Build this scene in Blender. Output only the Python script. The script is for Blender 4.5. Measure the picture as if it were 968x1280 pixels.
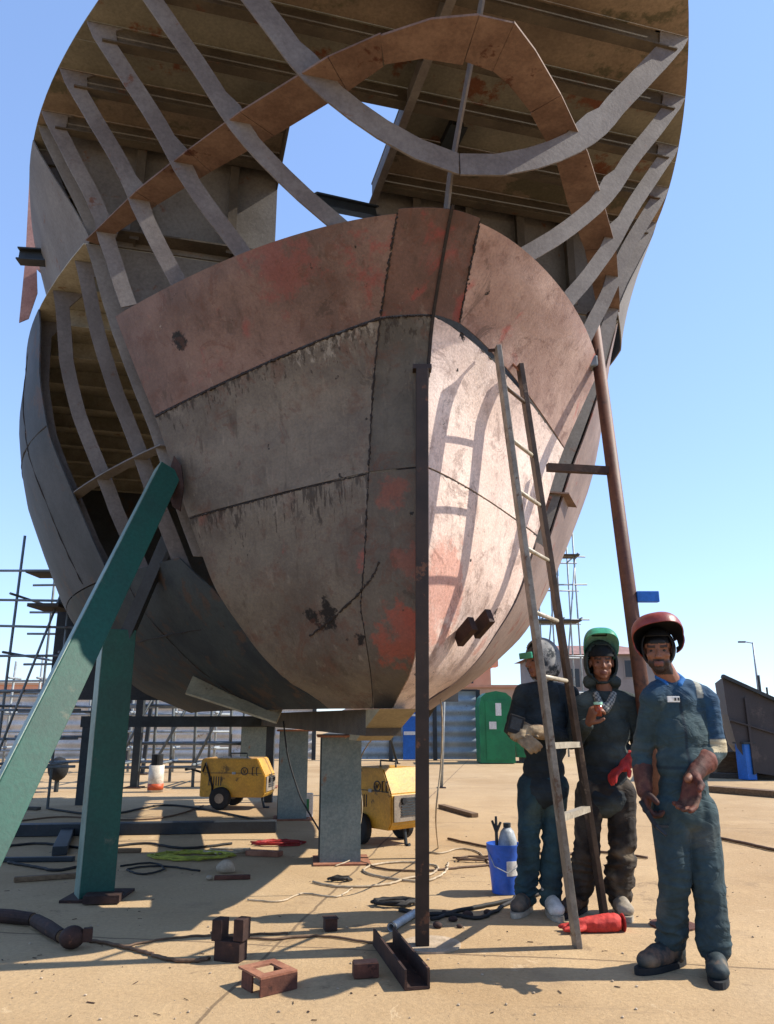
import bpy, bmesh, math, random
from mathutils import Vector as V, Matrix, noise
R = math.radians
random.seed(11)
for o in list(bpy.data.objects): bpy.data.objects.remove(o)
sc = bpy.context.scene
COL = sc.collection

# ------------------------------------------------------------------ camera
PITCH = math.atan(256/960); SP, CP = math.sin(PITCH), math.cos(PITCH); H = 1.25
O = V((0, 0, H))
cam = bpy.data.cameras.new('camera'); camo = bpy.data.objects.new('camera', cam); COL.objects.link(camo)
camo.location = O; camo.rotation_euler = (R(90)+PITCH, 0, 0)
cam.sensor_fit = 'VERTICAL'; cam.sensor_height = 24; cam.lens = 24*960/1280; cam.clip_end = 2000; cam.clip_start = .05
sc.camera = camo
sc.render.resolution_x, sc.render.resolution_y = 774, 1024

def ray(u, v):
    x = (u-484)/960; y = (640-v)/960
    return V((x, CP-y*SP, SP+y*CP))
def gp(u, v, z=0.0):                      # point of the ground seen at a photo pixel
    r = ray(u, v); return O + r*((z-H)/r.z)
def yp(u, v, Y):                          # point at distance Y
    r = ray(u, v); return O + r*(Y/r.y)

# ------------------------------------------------------------------ sky and sun
SUN_AZ = math.atan2(.995, .10); SUN_EL = R(43)     # azimuth from +Y towards +X
w = bpy.data.worlds.new('World'); sc.world = w; w.use_nodes = True
nt = w.node_tree; bg = nt.nodes['Background']
sky = nt.nodes.new('ShaderNodeTexSky'); sky.sky_type = 'NISHITA'; sky.sun_disc = False
sky.sun_elevation = SUN_EL; sky.sun_rotation = SUN_AZ; sky.air_density = 1.0; sky.dust_density = .05; sky.ozone_density = .25
sky.altitude = 0
gm = nt.nodes.new('ShaderNodeGamma'); gm.inputs[1].default_value = .58
tint = nt.nodes.new('ShaderNodeMix'); tint.data_type = 'RGBA'; tint.blend_type = 'MULTIPLY'; tint.inputs[0].default_value = 1; tint.inputs[7].default_value = (.88, 1.10, 1.52, 1)
nt.links.new(sky.outputs[0], gm.inputs[0]); nt.links.new(gm.outputs[0], tint.inputs[6]); nt.links.new(tint.outputs[2], bg.inputs[0])
bg.inputs[1].default_value = .15
sl = bpy.data.lights.new('sun', 'SUN'); sl.energy = 3.5; sl.angle = R(.5); sl.color = (1, .93, .82)
so = bpy.data.objects.new('sun', sl); COL.objects.link(so)
sd = V((math.cos(SUN_EL)*math.sin(SUN_AZ), math.cos(SUN_EL)*math.cos(SUN_AZ), math.sin(SUN_EL)))
so.rotation_euler = sd.to_track_quat('Z', 'Y').to_euler(); so.location = (20, 5, 20)
sc.view_settings.view_transform = 'Standard'; sc.view_settings.look = 'None'
sc.view_settings.exposure = 1.2; sc.view_settings.gamma = 1

# ------------------------------------------------------------------ materials
def C(h):
    h = h.lstrip('#'); out = []
    for i in (0, 2, 4):
        c = int(h[i:i+2], 16)/255
        out.append(c/12.92 if c <= .04045 else ((c+.055)/1.055)**2.4)
    return (*out, 1)
class NT:
    def __init__(s, name):
        s.m = bpy.data.materials.new(name); s.m.use_nodes = True; s.t = s.m.node_tree
        s.b = s.t.nodes['Principled BSDF']; s.tc = s.n('TexCoord')
    def n(s, kind, **k):
        x = s.t.nodes.new('ShaderNode'+kind)
        for a, b in k.items(): setattr(x, a, b)
        return x
    def l(s, a, b): s.t.links.new(a, b)
    def noise(s, scale, detail=6, rough=.6, coord=None, stretch=None, off=0, dist=0):
        t = s.n('TexNoise'); t.inputs['Scale'].default_value = scale; t.inputs['Detail'].default_value = detail
        t.inputs['Roughness'].default_value = rough; t.inputs['Distortion'].default_value = dist
        mp = s.n('Mapping'); mp.inputs['Location'].default_value = (off, off*1.7, off*.6)
        if stretch: mp.inputs['Scale'].default_value = stretch
        s.l(coord or s.tc.outputs['Object'], mp.inputs[0]); s.l(mp.outputs[0], t.inputs[0])
        return t.outputs[0]
    def ramp(s, f, lo, hi, a=0, b=1):
        r = s.n('MapRange'); r.clamp = True; r.interpolation_type = 'SMOOTHSTEP'
        s.l(f, r.inputs[0])
        for i, x in enumerate((lo, hi, a, b)): r.inputs[i+1].default_value = x
        return r.outputs[0]
    def mul(s, a, b, op='MULTIPLY'):
        m = s.n('Math', operation=op)
        for i, x in enumerate((a, b)):
            if isinstance(x, (int, float)): m.inputs[i].default_value = x
            else: s.l(x, m.inputs[i])
        return m.outputs[0]
    def mix(s, f, a, b):
        m = s.n('Mix', data_type='RGBA')
        if isinstance(f, (int, float)): m.inputs[0].default_value = f
        else: s.l(f, m.inputs[0])
        for i, x in ((6, a), (7, b)):
            if isinstance(x, tuple): m.inputs[i].default_value = x
            else: s.l(x, m.inputs[i])
        return m.outputs[2]
    def ball(s, c, r0, r1, warp=None):    # a patch with a centre of its own, ragged edge
        g = s.n('VectorMath', operation='DISTANCE'); g.inputs[1].default_value = c
        s.l(s.tc.outputs['Object'], g.inputs[0]); d = g.outputs['Value']
        if warp is not None: d = s.mul(d, warp, 'ADD')
        return s.ramp(d, r1, r0)
    def done(s, col, rough=.7, metal=0, bump=None, bstr=.2, bdist=.01):
        if isinstance(col, tuple): s.b.inputs['Base Color'].default_value = col
        else: s.l(col, s.b.inputs['Base Color'])
        if isinstance(rough, (int, float)): s.b.inputs['Roughness'].default_value = rough
        else: s.l(rough, s.b.inputs['Roughness'])
        s.b.inputs['Metallic'].default_value = metal
        s.b.inputs['Specular IOR Level'].default_value = .35
        if bump is not None:
            bn = s.n('Bump'); bn.inputs['Strength'].default_value = bstr; bn.inputs['Distance'].default_value = bdist
            s.l(bump, bn.inputs['Height']); s.l(bn.outputs[0], s.b.inputs['Normal'])
        return s.m
def pm(name, c1, c2, scale=3, c3=None, s3=5, t3=.6, rough=.7, metal=0, bump=.15, bscale=40, off=0, stretch=None):
    t = NT(name)
    n = t.noise(scale, 8, .65, off=off, stretch=stretch)
    col = t.mix(t.ramp(n, .33, .67), C(c1), C(c2))
    if c3: col = t.mix(t.ramp(t.noise(s3, 7, .7, off=off+3), t3, t3+.08), col, C(c3))
    b = t.noise(bscale, 5, .7)
    fine = t.ramp(b, .3, .7, .82, 1.12)
    mm = t.n('Mix', data_type='RGBA', blend_type='MULTIPLY'); mm.inputs[0].default_value = 1
    t.l(col, mm.inputs[6]); t.l(fine, mm.inputs[7])
    return t.done(mm.outputs[2], rough, metal, b, bump)
def plate(name, base, dark, red, ramount=.6, streak=.5, chalk=0, off=0, patches=(), reds=(), rustc='#5a3526'):
    t = NT(name); uv = t.tc.outputs['UV']
    col = t.mix(t.ramp(t.noise(1.6, 9, .68, off=off), .34, .66), C(base), C(dark))
    col = t.mix(t.mul(t.ramp(t.noise(5, 6, .7, off=off+9), .5, .72), .55), col, C(rustc))
    st = t.noise(1, 6, .65, stretch=(11, 11, .8), off=off+4)
    col = t.mix(t.mul(t.ramp(st, .54, .74), streak), col, C('#33291f'))
    st2 = t.noise(1, 5, .6, stretch=(16, 16, .6), off=off+14)
    col = t.mix(t.mul(t.ramp(st2, .60, .8), streak*.6), col, C('#a99a88'))
    rn = t.noise(2.6, 5, .62, off=off+20, dist=.6)
    col = t.mix(t.mul(t.ramp(rn, .72-.2*ramount, .84-.2*ramount), .55), col, C(red))
    wn = t.mul(t.ramp(t.noise(7, 6, .7, off=off+2), .2, .8, -.5, .5), 1)
    for c, r, k in reds: col = t.mix(t.mul(t.ball(c, r*.5, r, t.mul(wn, r*1.3)), k), col, C(red))
    for c, r in patches: col = t.mix(t.ball(c, r*.75, r, t.mul(wn, r*1.2)), col, C('#17110d'))
    sc_ = t.noise(3.2, 9, .78, off=off+85, dist=1.2)
    col = t.mix(t.mul(t.ramp(sc_, .56, .60), .38), col, C(rustc))
    sc2 = t.noise(2.1, 9, .8, off=off+95, dist=.8)
    col = t.mix(t.mul(t.ramp(sc2, .60, .63), .42), col, C('#2e2620'))
    col = t.mix(t.mul(t.ramp(t.noise(1, 5, .7, stretch=(40, 40, 3), off=off+99), .68, .72), .35), col, C('#a89c8e'))
    # dark pits and pale scuffs
    col = t.mix(t.ramp(t.noise(9, 4, .6, off=off+31), .70, .74), col, C('#1d1712'))
    col = t.mix(t.mul(t.ramp(t.noise(13, 5, .7, off=off+41), .70, .76), .5), col, C('#b5a99b'))
    if chalk:
        msk = t.ramp(t.noise(1.1, 3, .6, off=off+77), .42, .62)
        sx = t.n('SeparateXYZ'); t.l(uv, sx.inputs[0])
        drip = t.noise(1, 5, .7, stretch=(26, 26, 1.2), off=off+50)
        edge = t.ramp(t.mul(sx.outputs[1], t.mul(t.ramp(drip, .35, .8, 0, .22), 1), 'ADD'), .985, 1.06)
        col = t.mix(t.mul(t.mul(edge, chalk), msk), col, C('#b8b2a6'))
        dk = t.ramp(t.mul(sx.outputs[1], t.mul(t.ramp(t.noise(1, 5, .7, stretch=(30, 30, 1), off=off+60), .42, .8, 0, .42), 1), 'ADD'), 1.0, 1.12)
        col = t.mix(t.mul(dk, .75), col, C('#2b2119'))
    f = t.noise(55, 6, .75)
    mm = t.n('Mix', data_type='RGBA', blend_type='MULTIPLY'); mm.inputs[0].default_value = 1
    t.l(col, mm.inputs[6]); t.l(t.ramp(f, .3, .7, .78, 1.15), mm.inputs[7])
    big = t.mul(t.noise(2.2, 3, .5, off=off+70), 4, 'MULTIPLY')
    return t.done(mm.outputs[2], t.ramp(f, .2, .8, .5, .85), .0, t.mul(f, big, 'ADD'), .5, .008)
def vcol(name, rough=.85, bscale=160, bump=.25, vary=.25, dirt=None, crease=False):
    bd = .004
    t = NT(name); a = t.n('Attribute'); a.attribute_name = 'Col'
    n = t.noise(14, 6, .7); f = t.noise(bscale, 3, .6)
    mm = t.n('Mix', data_type='RGBA', blend_type='MULTIPLY'); mm.inputs[0].default_value = 1
    t.l(a.outputs['Color'], mm.inputs[6]); t.l(t.ramp(n, .3, .7, 1-vary, 1+vary), mm.inputs[7])
    col = mm.outputs[2]
    if crease:
        cz = t.noise(3.6, 4, .5, off=7, dist=1.6, stretch=(1, 1, 2.2)); cz = t.mul(t.mul(cz, .5, 'SUBTRACT'), 1, 'ABSOLUTE') if False else cz
        a_ = t.n('Math', operation='SUBTRACT'); t.l(cz, a_.inputs[0]); a_.inputs[1].default_value = .5
        b_ = t.n('Math', operation='ABSOLUTE'); t.l(a_.outputs[0], b_.inputs[0])
        rd = t.ramp(b_.outputs[0], 0, .11)
        f = t.mul(t.mul(f, .25), rd, 'ADD'); bd = .018
    if dirt: col = t.mix(t.mul(t.ramp(t.noise(6, 7, .7, off=4), .5, .72), .6), col, C(dirt))
    return t.done(col, rough, 0, f, bump, bd)

M = {}
M['rib'] = pm('grey_primed_steel', '#79736f', '#625a57', 2.2, '#6a4a3b', 6, .62, .7)
M['rib_d'] = pm('dull_grey_steel', '#6f6965', '#5a5450', 2.2, '#5a4338', 6, .6, .75)
M['ring'] = pm('rust_brown_plate', '#7b6458', '#604a40', 3, '#4b2c20', 6, .6, .8)
M['deck_a'] = pm('olive_deck_plate', '#827d70', '#6a665b', 1.5, '#6b4330', 2.2, .55, .8)
M['deck_b'] = pm('tan_rusted_deck_plate', '#8a7a6a', '#6f6154', 1.6, '#5c5747', 2.0, .52, .8, off=5)
M['beam'] = pm('dark_deck_beam', '#5a5145', '#463e35', 3, '#5a3b2a', 5, .6, .8)
M['beam_pale'] = pm('pale_tween_beam', '#a8a292', '#8d8777', 3, '#7b6248', 5, .6, .8)
M['bulk'] = pm('grey_bulkhead_plate', '#77726c', '#66605a', 1.6, '#6e4e3d', 4, .6, .75)
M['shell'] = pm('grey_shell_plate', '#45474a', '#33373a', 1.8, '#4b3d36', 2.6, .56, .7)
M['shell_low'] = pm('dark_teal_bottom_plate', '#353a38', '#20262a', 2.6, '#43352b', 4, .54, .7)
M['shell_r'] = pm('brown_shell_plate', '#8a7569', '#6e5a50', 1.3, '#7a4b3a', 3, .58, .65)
M['tan_plate'] = pm('tan_plate', '#a39574', '#8a7d60', 2, '#6b5a42', 4, .62, .7)
M['pink_plate'] = pm('pink_primed_plate', '#b08a80', '#9a7268', 2, '#7b4b40', 4, .62, .7)
M['dark_steel'] = pm('dark_blue_steel', '#2a2f33', '#1c2023', 4, '#4a3428', 6, .64, .5)
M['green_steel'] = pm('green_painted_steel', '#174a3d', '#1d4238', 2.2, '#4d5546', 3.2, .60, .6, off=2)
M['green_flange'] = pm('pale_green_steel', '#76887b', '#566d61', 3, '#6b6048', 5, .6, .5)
M['post_grey'] = pm('grey_green_keel_post', '#62706d', '#7a827c', 2.5, '#7b5a42', 3, .60, .65)
M['post_dark'] = pm('dark_post_web', '#28302f', '#1c2322', 3, None, rough=.6)
M['pole'] = pm('brown_black_pole', '#33261f', '#241b17', 5, '#63402c', 6, .58, .55)
M['rustpost'] = pm('red_brown_post', '#63402f', '#4d2f26', 3, '#3d2a26', 5, .58, .6)
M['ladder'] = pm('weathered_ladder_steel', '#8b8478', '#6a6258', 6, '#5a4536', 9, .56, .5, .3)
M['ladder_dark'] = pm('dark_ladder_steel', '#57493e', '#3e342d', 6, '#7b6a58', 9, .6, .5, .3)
M['rung'] = pm('pale_ladder_rung', '#b5ab98', '#948a78', 8, '#6a5b4b', 12, .6, .5, .2)
M['rust'] = pm('heavy_rust', '#6a4030', '#4a2b20', 8, '#331d16', 12, .55, .85, bump=.4)
M['rust_dark'] = pm('dark_rust', '#3f2a22', '#2a1c17', 8, '#5a3a2a', 12, .6, .8, bump=.3)
M['rust_lt'] = pm('light_rust', '#9a6a50', '#7d4e3a', 8, '#553226', 12, .6, .85, bump=.4)
M['weld'] = pm('dark_weld_bead', '#1d1713', '#2b211b', 20, '#8d8376', 30, .62, .7, bump=.5)
M['yellow'] = pm('yellow_paint', '#c8962e', '#b0822a', 4, '#6f5422', 5, .58, .45)
M['grey_panel'] = pm('dusty_grey_panel', '#8e8170', '#766a5b', 6, '#5b4f43', 8, .6, .6)
M['black'] = pm('black_rubber', '#17181a', '#222324', 8, None, rough=.8)
M['cable_k'] = pm('black_cable', '#1b1a19', '#2a2724', 6, None, rough=.7)
M['cable_w'] = pm('dusty_white_cable', '#b7a58a', '#99876d', 9, None, rough=.7)
M['cable_b'] = pm('brown_hose', '#6b5340', '#55412f', 9, None, rough=.7)
M['cable_y'] = pm('yellow_green_rope', '#a8a43e', '#7d8038', 14, None, rough=.9)
M['cable_r'] = pm('red_hose', '#a32a26', '#7d1f1e', 14, None, rough=.6)
M['scaf'] = pm('scaffold_tube', '#757d82', '#5d656a', 5, '#6a4a36', 8, .6, .5)
M['scaf_lt'] = pm('pale_scaffold_tube', '#9aa0a2', '#7d8385', 5, '#7a5d48', 8, .62, .45)
M['plank'] = pm('scaffold_plank', '#4d463e', '#3c362f', 5, None, rough=.85, stretch=(1, 8, 8))
M['wood'] = pm('old_timber', '#7d654b', '#5d4936', 5, None, rough=.85, stretch=(1, 8, 8))
M['corr'] = pm('pale_corrugated_sheet', '#c5c3bd', '#a7a49e', 1.2, '#8b7d6d', 3, .6, .5)
M['corr_b'] = pm('blue_grey_corrugated_sheet', '#9aa7ae', '#7f8c94', 1.2, '#6f6a63', 3, .6, .5)
M['fpost'] = pm('dark_fence_post', '#33383a', '#24282a', 4, None, rough=.6)
M['gbox'] = pm('green_container_paint', '#1c7a4b', '#176640', 2, '#2b4a3a', 5, .62, .5)
M['white'] = pm('white_paint', '#d8d6d0', '#c2c0ba', 4, None, rough=.6)
M['blue'] = pm('blue_paint', '#1f63b5', '#1a549b', 3, None, rough=.5)
M['blue2'] = pm('bright_blue_plastic', '#2f62c4', '#2853ab', 5, '#26407c', 8, .62, .45)
M['pinkwall'] = pm('salmon_wall', '#d69c7c', '#c58c6e', .4, None, rough=.9)
M['tanwall'] = pm('sand_wall', '#c9a688', '#b39278', .4, None, rough=.9)
M['housewall'] = pm('grey_house_wall', '#8d8580', '#7d7570', .5, None, rough=.9)
M['roof'] = pm('terracotta_roof', '#96746a', '#836259', 1.2, None, rough=.9, bscale=6)
M['glass'] = pm('dark_window', '#22262b', '#2c3036', 1, None, rough=.2)
M['hullfar'] = pm('far_dark_hull', '#2f2c2d', '#3d393a', .6, '#4d4542', 1.2, .6, .6)
M['red_cloth'] = pm('red_leather', '#c23b32', '#a8302a', 14, '#7d241f', 20, .6, .75, bump=.4)
M['skinmask'] = vcol('skin', .55, 220, .08, .08)
M['cloth'] = vcol('work_cloth', .9, 260, .3, .22, None, True)
M['cloth_d'] = vcol('dusty_work_cloth', .9, 260, .3, .3, '#6f685a')
M['leather'] = vcol('worn_leather', .75, 120, .35, .3, '#8d6a50')
M['eye'] = pm('eye_dark', '#1b1512', '#241b16', 10, None, rough=.2)
M['maskred'] = pm('red_brown_mask_shell', '#8d3f36', '#7a332c', 9, '#5d2a26', 14, .6, .4)
M['maskgreen'] = pm('green_mask_shell', '#3f9a78', '#2f7f63', 9, '#2a5a4a', 14, .6, .35)
M['maskin'] = pm('dark_mask_lining', '#17181a', '#202022', 9, None, rough=.7)
M['lens'] = pm('pale_green_lens_frame', '#a9d6bd', '#8dc3a8', 9, None, rough=.3)
M['tea'] = pm('tea_glass', '#96482c', '#7a3320', 9, None, rough=.15)
M['can'] = pm('white_can', '#cfc6b8', '#b7ad9e', 9, '#a8623f', 12, .6, .5)
M['orange'] = pm('orange_band', '#c2562f', '#a84a2a', 9, None, rough=.5)
M['stone'] = pm('pale_rubble', '#b7a48c', '#95836c', 9, None, rough=.95, bump=.5)
M['cyl'] = pm('grey_pipe', '#a7adb0', '#858b8e', 7, '#5d4a3a', 9, .64, .4)

# ------------------------------------------------------------------ mesh builder
class MB:
    def __init__(s): s.bm = bmesh.new(); s.uv = None
    def face(s, vs):
        try: return s.bm.faces.new(vs)
        except ValueError: return None
    def box(s, c, size, rot=None, bev=0):
        m = Matrix.Translation(V(c)) @ (rot.to_4x4() if rot else Matrix.Identity(4)) @ Matrix.Diagonal((*size, 1))
        r = bmesh.ops.create_cube(s.bm, size=1, matrix=m)
        if bev:
            es = list({e for v in r['verts'] for e in v.link_edges})
            bmesh.ops.bevel(s.bm, geom=es, offset=bev, segments=2, affect='EDGES', profile=.6)
        return s
    def bar(s, p0, p1, wd, ht, up=(0, 0, 1), bev=0):
        p0, p1 = V(p0), V(p1); d = (p1-p0); L = d.length; z = d.normalized(); u = V(up)
        x = u.cross(z)
        if x.length < 1e-4: x = V((1, 0, 0))
        x.normalize(); y = z.cross(x)
        return s.box((p0+p1)/2, (wd, ht, L), Matrix((x, y, z)).transposed(), bev)
    def hbeam(s, p0, p1, wd, ht, up, t=.014):     # I section: flanges wd wide, web ht deep
        p0, p1 = V(p0), V(p1); z = (p1-p0).normalized(); x = V(up).cross(z).normalized(); y = z.cross(x)
        s.bar(p0, p1, t, ht-2*t, up)
        for sg in (-1, 1):
            o = y*(sg*(ht/2-t/2)); s.bar(p0+o, p1+o, wd, t, up)
        return s
    def tube(s, pts, r, n=8, cap=True):
        pts = [V(p) for p in pts]; rs = r if isinstance(r, (list, tuple)) else [r]*len(pts)
        rings = []; x = None
        for i, p in enumerate(pts):
            d = (pts[min(i+1, len(pts)-1)]-pts[max(i-1, 0)]).normalized()
            if x is None: x = d.orthogonal().normalized()
            x = (x-d*x.dot(d))
            if x.length < 1e-5: x = d.orthogonal()
            x.normalize(); y = d.cross(x)
            rings.append([s.bm.verts.new(p+(x*math.cos(a)+y*math.sin(a))*rs[i]) for a in [2*math.pi*k/n for k in range(n)]])
        for a, b in zip(rings, rings[1:]):
            for k in range(n): s.face((a[k], a[(k+1) % n], b[(k+1) % n], b[k]))
        if cap: s.face(rings[0][::-1]); s.face(rings[-1])
        return s
    def sphere(s, c, r, rot=None, sub=2):
        r = (r, r, r) if isinstance(r, (int, float)) else r
        m = Matrix.Translation(V(c)) @ (rot.to_4x4() if rot else Matrix.Identity(4)) @ Matrix.Diagonal((*r, 1))
        bmesh.ops.create_icosphere(s.bm, subdivisions=sub, radius=1, matrix=m); return s
    def chain(s, pts, rs, n=12):                  # capsule chain
        for i, p in enumerate(pts): s.sphere(p, rs[i])
        for i in range(len(pts)-1):
            if (V(pts[i+1])-V(pts[i])).length > 1e-4: s.tube([pts[i], pts[i+1]], [rs[i], rs[i+1]], n)
        return s
    def prism(s, poly, ex):                       # planar polygon pushed along ex
        ex = V(ex); a = [s.bm.verts.new(V(p)) for p in poly]; b = [s.bm.verts.new(V(p)+ex) for p in poly]
        s.face(a); s.face(b[::-1]); n = len(a)
        for i in range(n): s.face((a[i], b[i], b[(i+1) % n], a[(i+1) % n]))
        return s
    def grid(s, rows, uv=False):
        vs = [[s.bm.verts.new(p) for p in r] for r in rows]
        if uv and s.uv is None: s.uv = s.bm.loops.layers.uv.new('UVMap')
        for j in range(len(vs)-1):
            for i in range(len(vs[0])-1):
                f = s.face((vs[j][i], vs[j][i+1], vs[j+1][i+1], vs[j+1][i]))
                if f and uv:
                    for lp, (ii, jj) in zip(f.loops, ((i, j), (i+1, j), (i+1, j+1), (i, j+1))):
                        lp[s.uv].uv = (ii/(len(vs[0])-1), jj/(len(vs)-1))
        return s
    def mesh(s, name, smooth=False):
        bmesh.ops.remove_doubles(s.bm, verts=s.bm.verts, dist=1e-5)
        if smooth:
            for e in s.bm.edges:
                if e.is_boundary: e.smooth = False
        bmesh.ops.recalc_face_normals(s.bm, faces=s.bm.faces)
        me = bpy.data.meshes.new(name); s.bm.to_mesh(me); s.bm.free()
        if smooth:
            for p in me.polygons: p.use_smooth = True
        return me
    def build(s, name, mat, parent=None, smooth=False, loc=None, solid=0):
        me = s.mesh(name, smooth)
        return link(name, me, mat, parent, loc, solid)
def wloc(o):
    p = V((0, 0, 0))
    while o is not None: p = p+o.location; o = o.parent
    return p
def link(name, me, mat, parent=None, loc=None, solid=0):
    o = bpy.data.objects.new(name, me); COL.objects.link(o)
    base = wloc(parent) if parent else (V(loc) if loc is not None else V((0, 0, 0)))
    me.transform(Matrix.Translation(-base))
    if parent: o.parent = parent
    else: o.location = base
    me.materials.append(M[mat] if isinstance(mat, str) else mat)
    if solid:
        md = o.modifiers.new('thickness', 'SOLIDIFY'); md.thickness = solid; md.offset = 0
    return o
def tag(o, label=None, cat=None, group=None, kind=None):
    for k, v in (('label', label), ('category', cat), ('group', group), ('kind', kind)):
        if v: o[k] = v
    return o
def thing(name, label, cat, loc=(0, 0, 0), group=None):
    o = bpy.data.objects.new(name, None); COL.objects.link(o); o.location = loc; o.empty_display_size = .1
    return tag(o, label, cat, group)
def copy_tree(o, parent=None):
    c = o.copy(); COL.objects.link(c); c.parent = parent
    for ch in list(o.children): copy_tree(ch, c)
    return c

# ------------------------------------------------------------------ ground
t = NT('dusty_concrete')
nbig = t.noise(.35, 7, .62); nmid = t.noise(1.7, 8, .68, off=3); nf = t.noise(38, 6, .75)
col = t.mix(t.ramp(nbig, .35, .68), C('#ae9470'), C('#9c805b'))
col = t.mix(t.mul(t.ramp(nmid, .5, .72), .55), col, C('#b89c74'))
col = t.mix(t.mul(t.ramp(t.noise(1.1, 8, .7, off=8), .56, .72), .55), col, C('#7d6850'))
col = t.mix(t.mul(t.ramp(t.noise(3.5, 6, .7, off=18), .64, .72), .5), col, C('#5d4c3a'))
col = t.mix(t.mul(t.ramp(t.noise(.8, 9, .78, off=41, dist=.8), .60, .64), .5), col, C('#6d5a45'))
col = t.mix(t.mul(t.ramp(t.noise(2.3, 9, .8, off=47, dist=1.0), .62, .65), .4), col, C('#cdb592'))
col = t.mix(t.mul(t.ramp(t.noise(1, 7, .7, off=51, stretch=(.9, 7, 1)), .60, .68), .35), col, C('#7d6a52'))
spk = t.ramp(t.noise(26, 3, .6, off=22), .70, .75)
col = t.mix(t.mul(spk, .6), col, C('#54453a'))
# slab joints: 3.2 m bays, turned a little
mp = t.n('Mapping'); mp.inputs['Rotation'].default_value = (0, 0, R(9)); mp.inputs['Location'].default_value = (1.35, .7, 0)
wob = t.n('VectorMath', operation='ADD'); wn = t.n('VectorMath', operation='SCALE'); wn.inputs['Scale'].default_value = .05
tn = t.n('TexNoise'); tn.inputs['Scale'].default_value = 2.5
t.l(t.tc.outputs['Object'], tn.inputs[0]); t.l(tn.outputs[1], wn.inputs[0]); t.l(t.tc.outputs['Object'], wob.inputs[0]); t.l(wn.outputs[0], wob.inputs[1])
t.l(wob.outputs[0], mp.inputs[0]); sx = t.n('SeparateXYZ'); t.l(mp.outputs[0], sx.inputs[0])
js = []
for ax, per in ((0, 3.4), (1, 2.7)):
    q = t.mul(sx.outputs[ax], per, 'PINGPONG'); js.append(t.ramp(q, .014, .006))
jt = t.mul(js[0], js[1], 'MAXIMUM')
col = t.mix(t.mul(jt, .7), col, C('#5b4a38'))
mm = t.n('Mix', data_type='RGBA', blend_type='MULTIPLY'); mm.inputs[0].default_value = 1
t.l(col, mm.inputs[6]); t.l(t.ramp(nf, .3, .7, .86, 1.1), mm.inputs[7])
M['ground'] = t.done(mm.outputs[2], .92, 0, t.mul(nf, t.mul(nmid, 3), 'ADD'), .6, .010)
g = MB(); xs = [-400, -120, -40, -15, -6, 0, 6, 15, 40, 120, 400]; ys = [-60, -20, -5, 0, 5, 10, 20, 40, 90, 200, 700]
g.grid([[V((x, y, 0)) for x in xs] for y in ys])
tag(g.build('ground', 'ground'), 'dusty tan concrete yard floor of the shipyard', None, None, 'structure')

# ------------------------------------------------------------------ the ship
TH = R(15); AX = V((-math.sin(TH), math.cos(TH), 0)); BX = V((math.cos(TH), math.sin(TH), 0)); B0 = 1.435
def W(a, b, z): return AX*a + BX*(b+B0) + V((0, 0, z))       # a: aft of the camera line, b: across (+ right), z: up
def ata(u, v, a): r = ray(u, v); return O + r*(a/r.dot(AX))
def atz(u, v, z): return gp(u, v, z)
ZT = [1.30, 1.33, 1.41, 1.62, 2.12, 2.7, 3.4, 3.72, 4.21, 4.52, 4.87, 5.16, 5.88]
AT = [5.4, 5.23, 4.93, 4.66, 4.50, 4.42, 4.34, 4.24, 3.88, 3.5, 3.02, 2.8, 2.15]
BT = [.22, .38, .52, .80, 1.18, 1.42, 1.68, 1.83, 2.05, 2.17, 2.30, 2.45, 2.92]
ZC = [1.3, 1.6, 2.0, 2.5, 3.0, 3.5, 4.2, 4.875, 4.885, 5.88]
BC = [1.15, 1.9, 2.5, 2.85, 3.06, 3.25, 3.38, 3.42, 2.80, 3.18]
def lerp_t(x, xs, ys):
    if x <= xs[0]: return ys[0]
    for i in range(len(xs)-1):
        if x <= xs[i+1]:
            f = (x-xs[i])/(xs[i+1]-xs[i]); return ys[i]+(ys[i+1]-ys[i])*f
    return ys[-1]
def sm(x, T, Y):                              # smoothed table
    return sum(lerp_t(x+d, T, Y) for d in (-.12, -.06, 0, .06, .12))/5
def ast(z): return sm(z, ZT, AT)
def B1(z): return sm(z, ZT, BT)
def PX(z): return .6+.26*max(0, min(1, (4.1-z)/.9))
def hb(a, z):
    s = ast(z)
    if a <= s: return 0.0
    tt = (a-s)/(5.62-s)
    b = B1(z)*(tt**PX(z) if tt < 1 else tt**.6)
    c = lerp_t(z, ZC, BC)
    return 1/((1/b**9+1/c**9)**(1/9)) if b > .01 else b
ship = thing('ship_hull', 'rusty half built steel ship bow standing on keel posts', 'ship', W(6.2, 0, 1.05))

def a_of(b, z):                               # station of a point on the bow shell
    s = ast(z); return s+(5.62-s)*(abs(b)/B1(z))**(1/(PX(z) if abs(b) < B1(z) else .6))
def strake(name, sg, b_in, a_edge, zlo, zhi, mat, nb=30, nz=14, label=None):
    rows = []
    for j in range(nz+1):
        v = j/nz; row = []
        for i in range(nb+1):
            u = i/nb
            # heights follow the sheer: higher at the stem
            z = (zlo[0]+(zlo[1]-zlo[0])*u)*(1-v)+(zhi[0]+(zhi[1]-zhi[0])*u)*v
            s = ast(z); bmax = B1(z)*((a_edge-s)/(5.62-s))**(PX(z) if a_edge < 5.62 else .6)
            bi = min(b_in, .3*bmax)
            b = bi+(bmax-bi)*u
            n_ = noise.noise(V((b*1.6+sg*7, z*1.6, 3)))*.007
            row.append(W(a_of(b, z)+n_, sg*b, z))
        rows.append(row)
    m = MB(); m.grid(rows, True)
    o = m.build(name, mat, ship, True, solid=.012)
    if label: o['label'] = label
    return rows
base_l = ship.location
def loc(p): return tuple(V(p)-base_l)
RED = '#a8383a'
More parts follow.
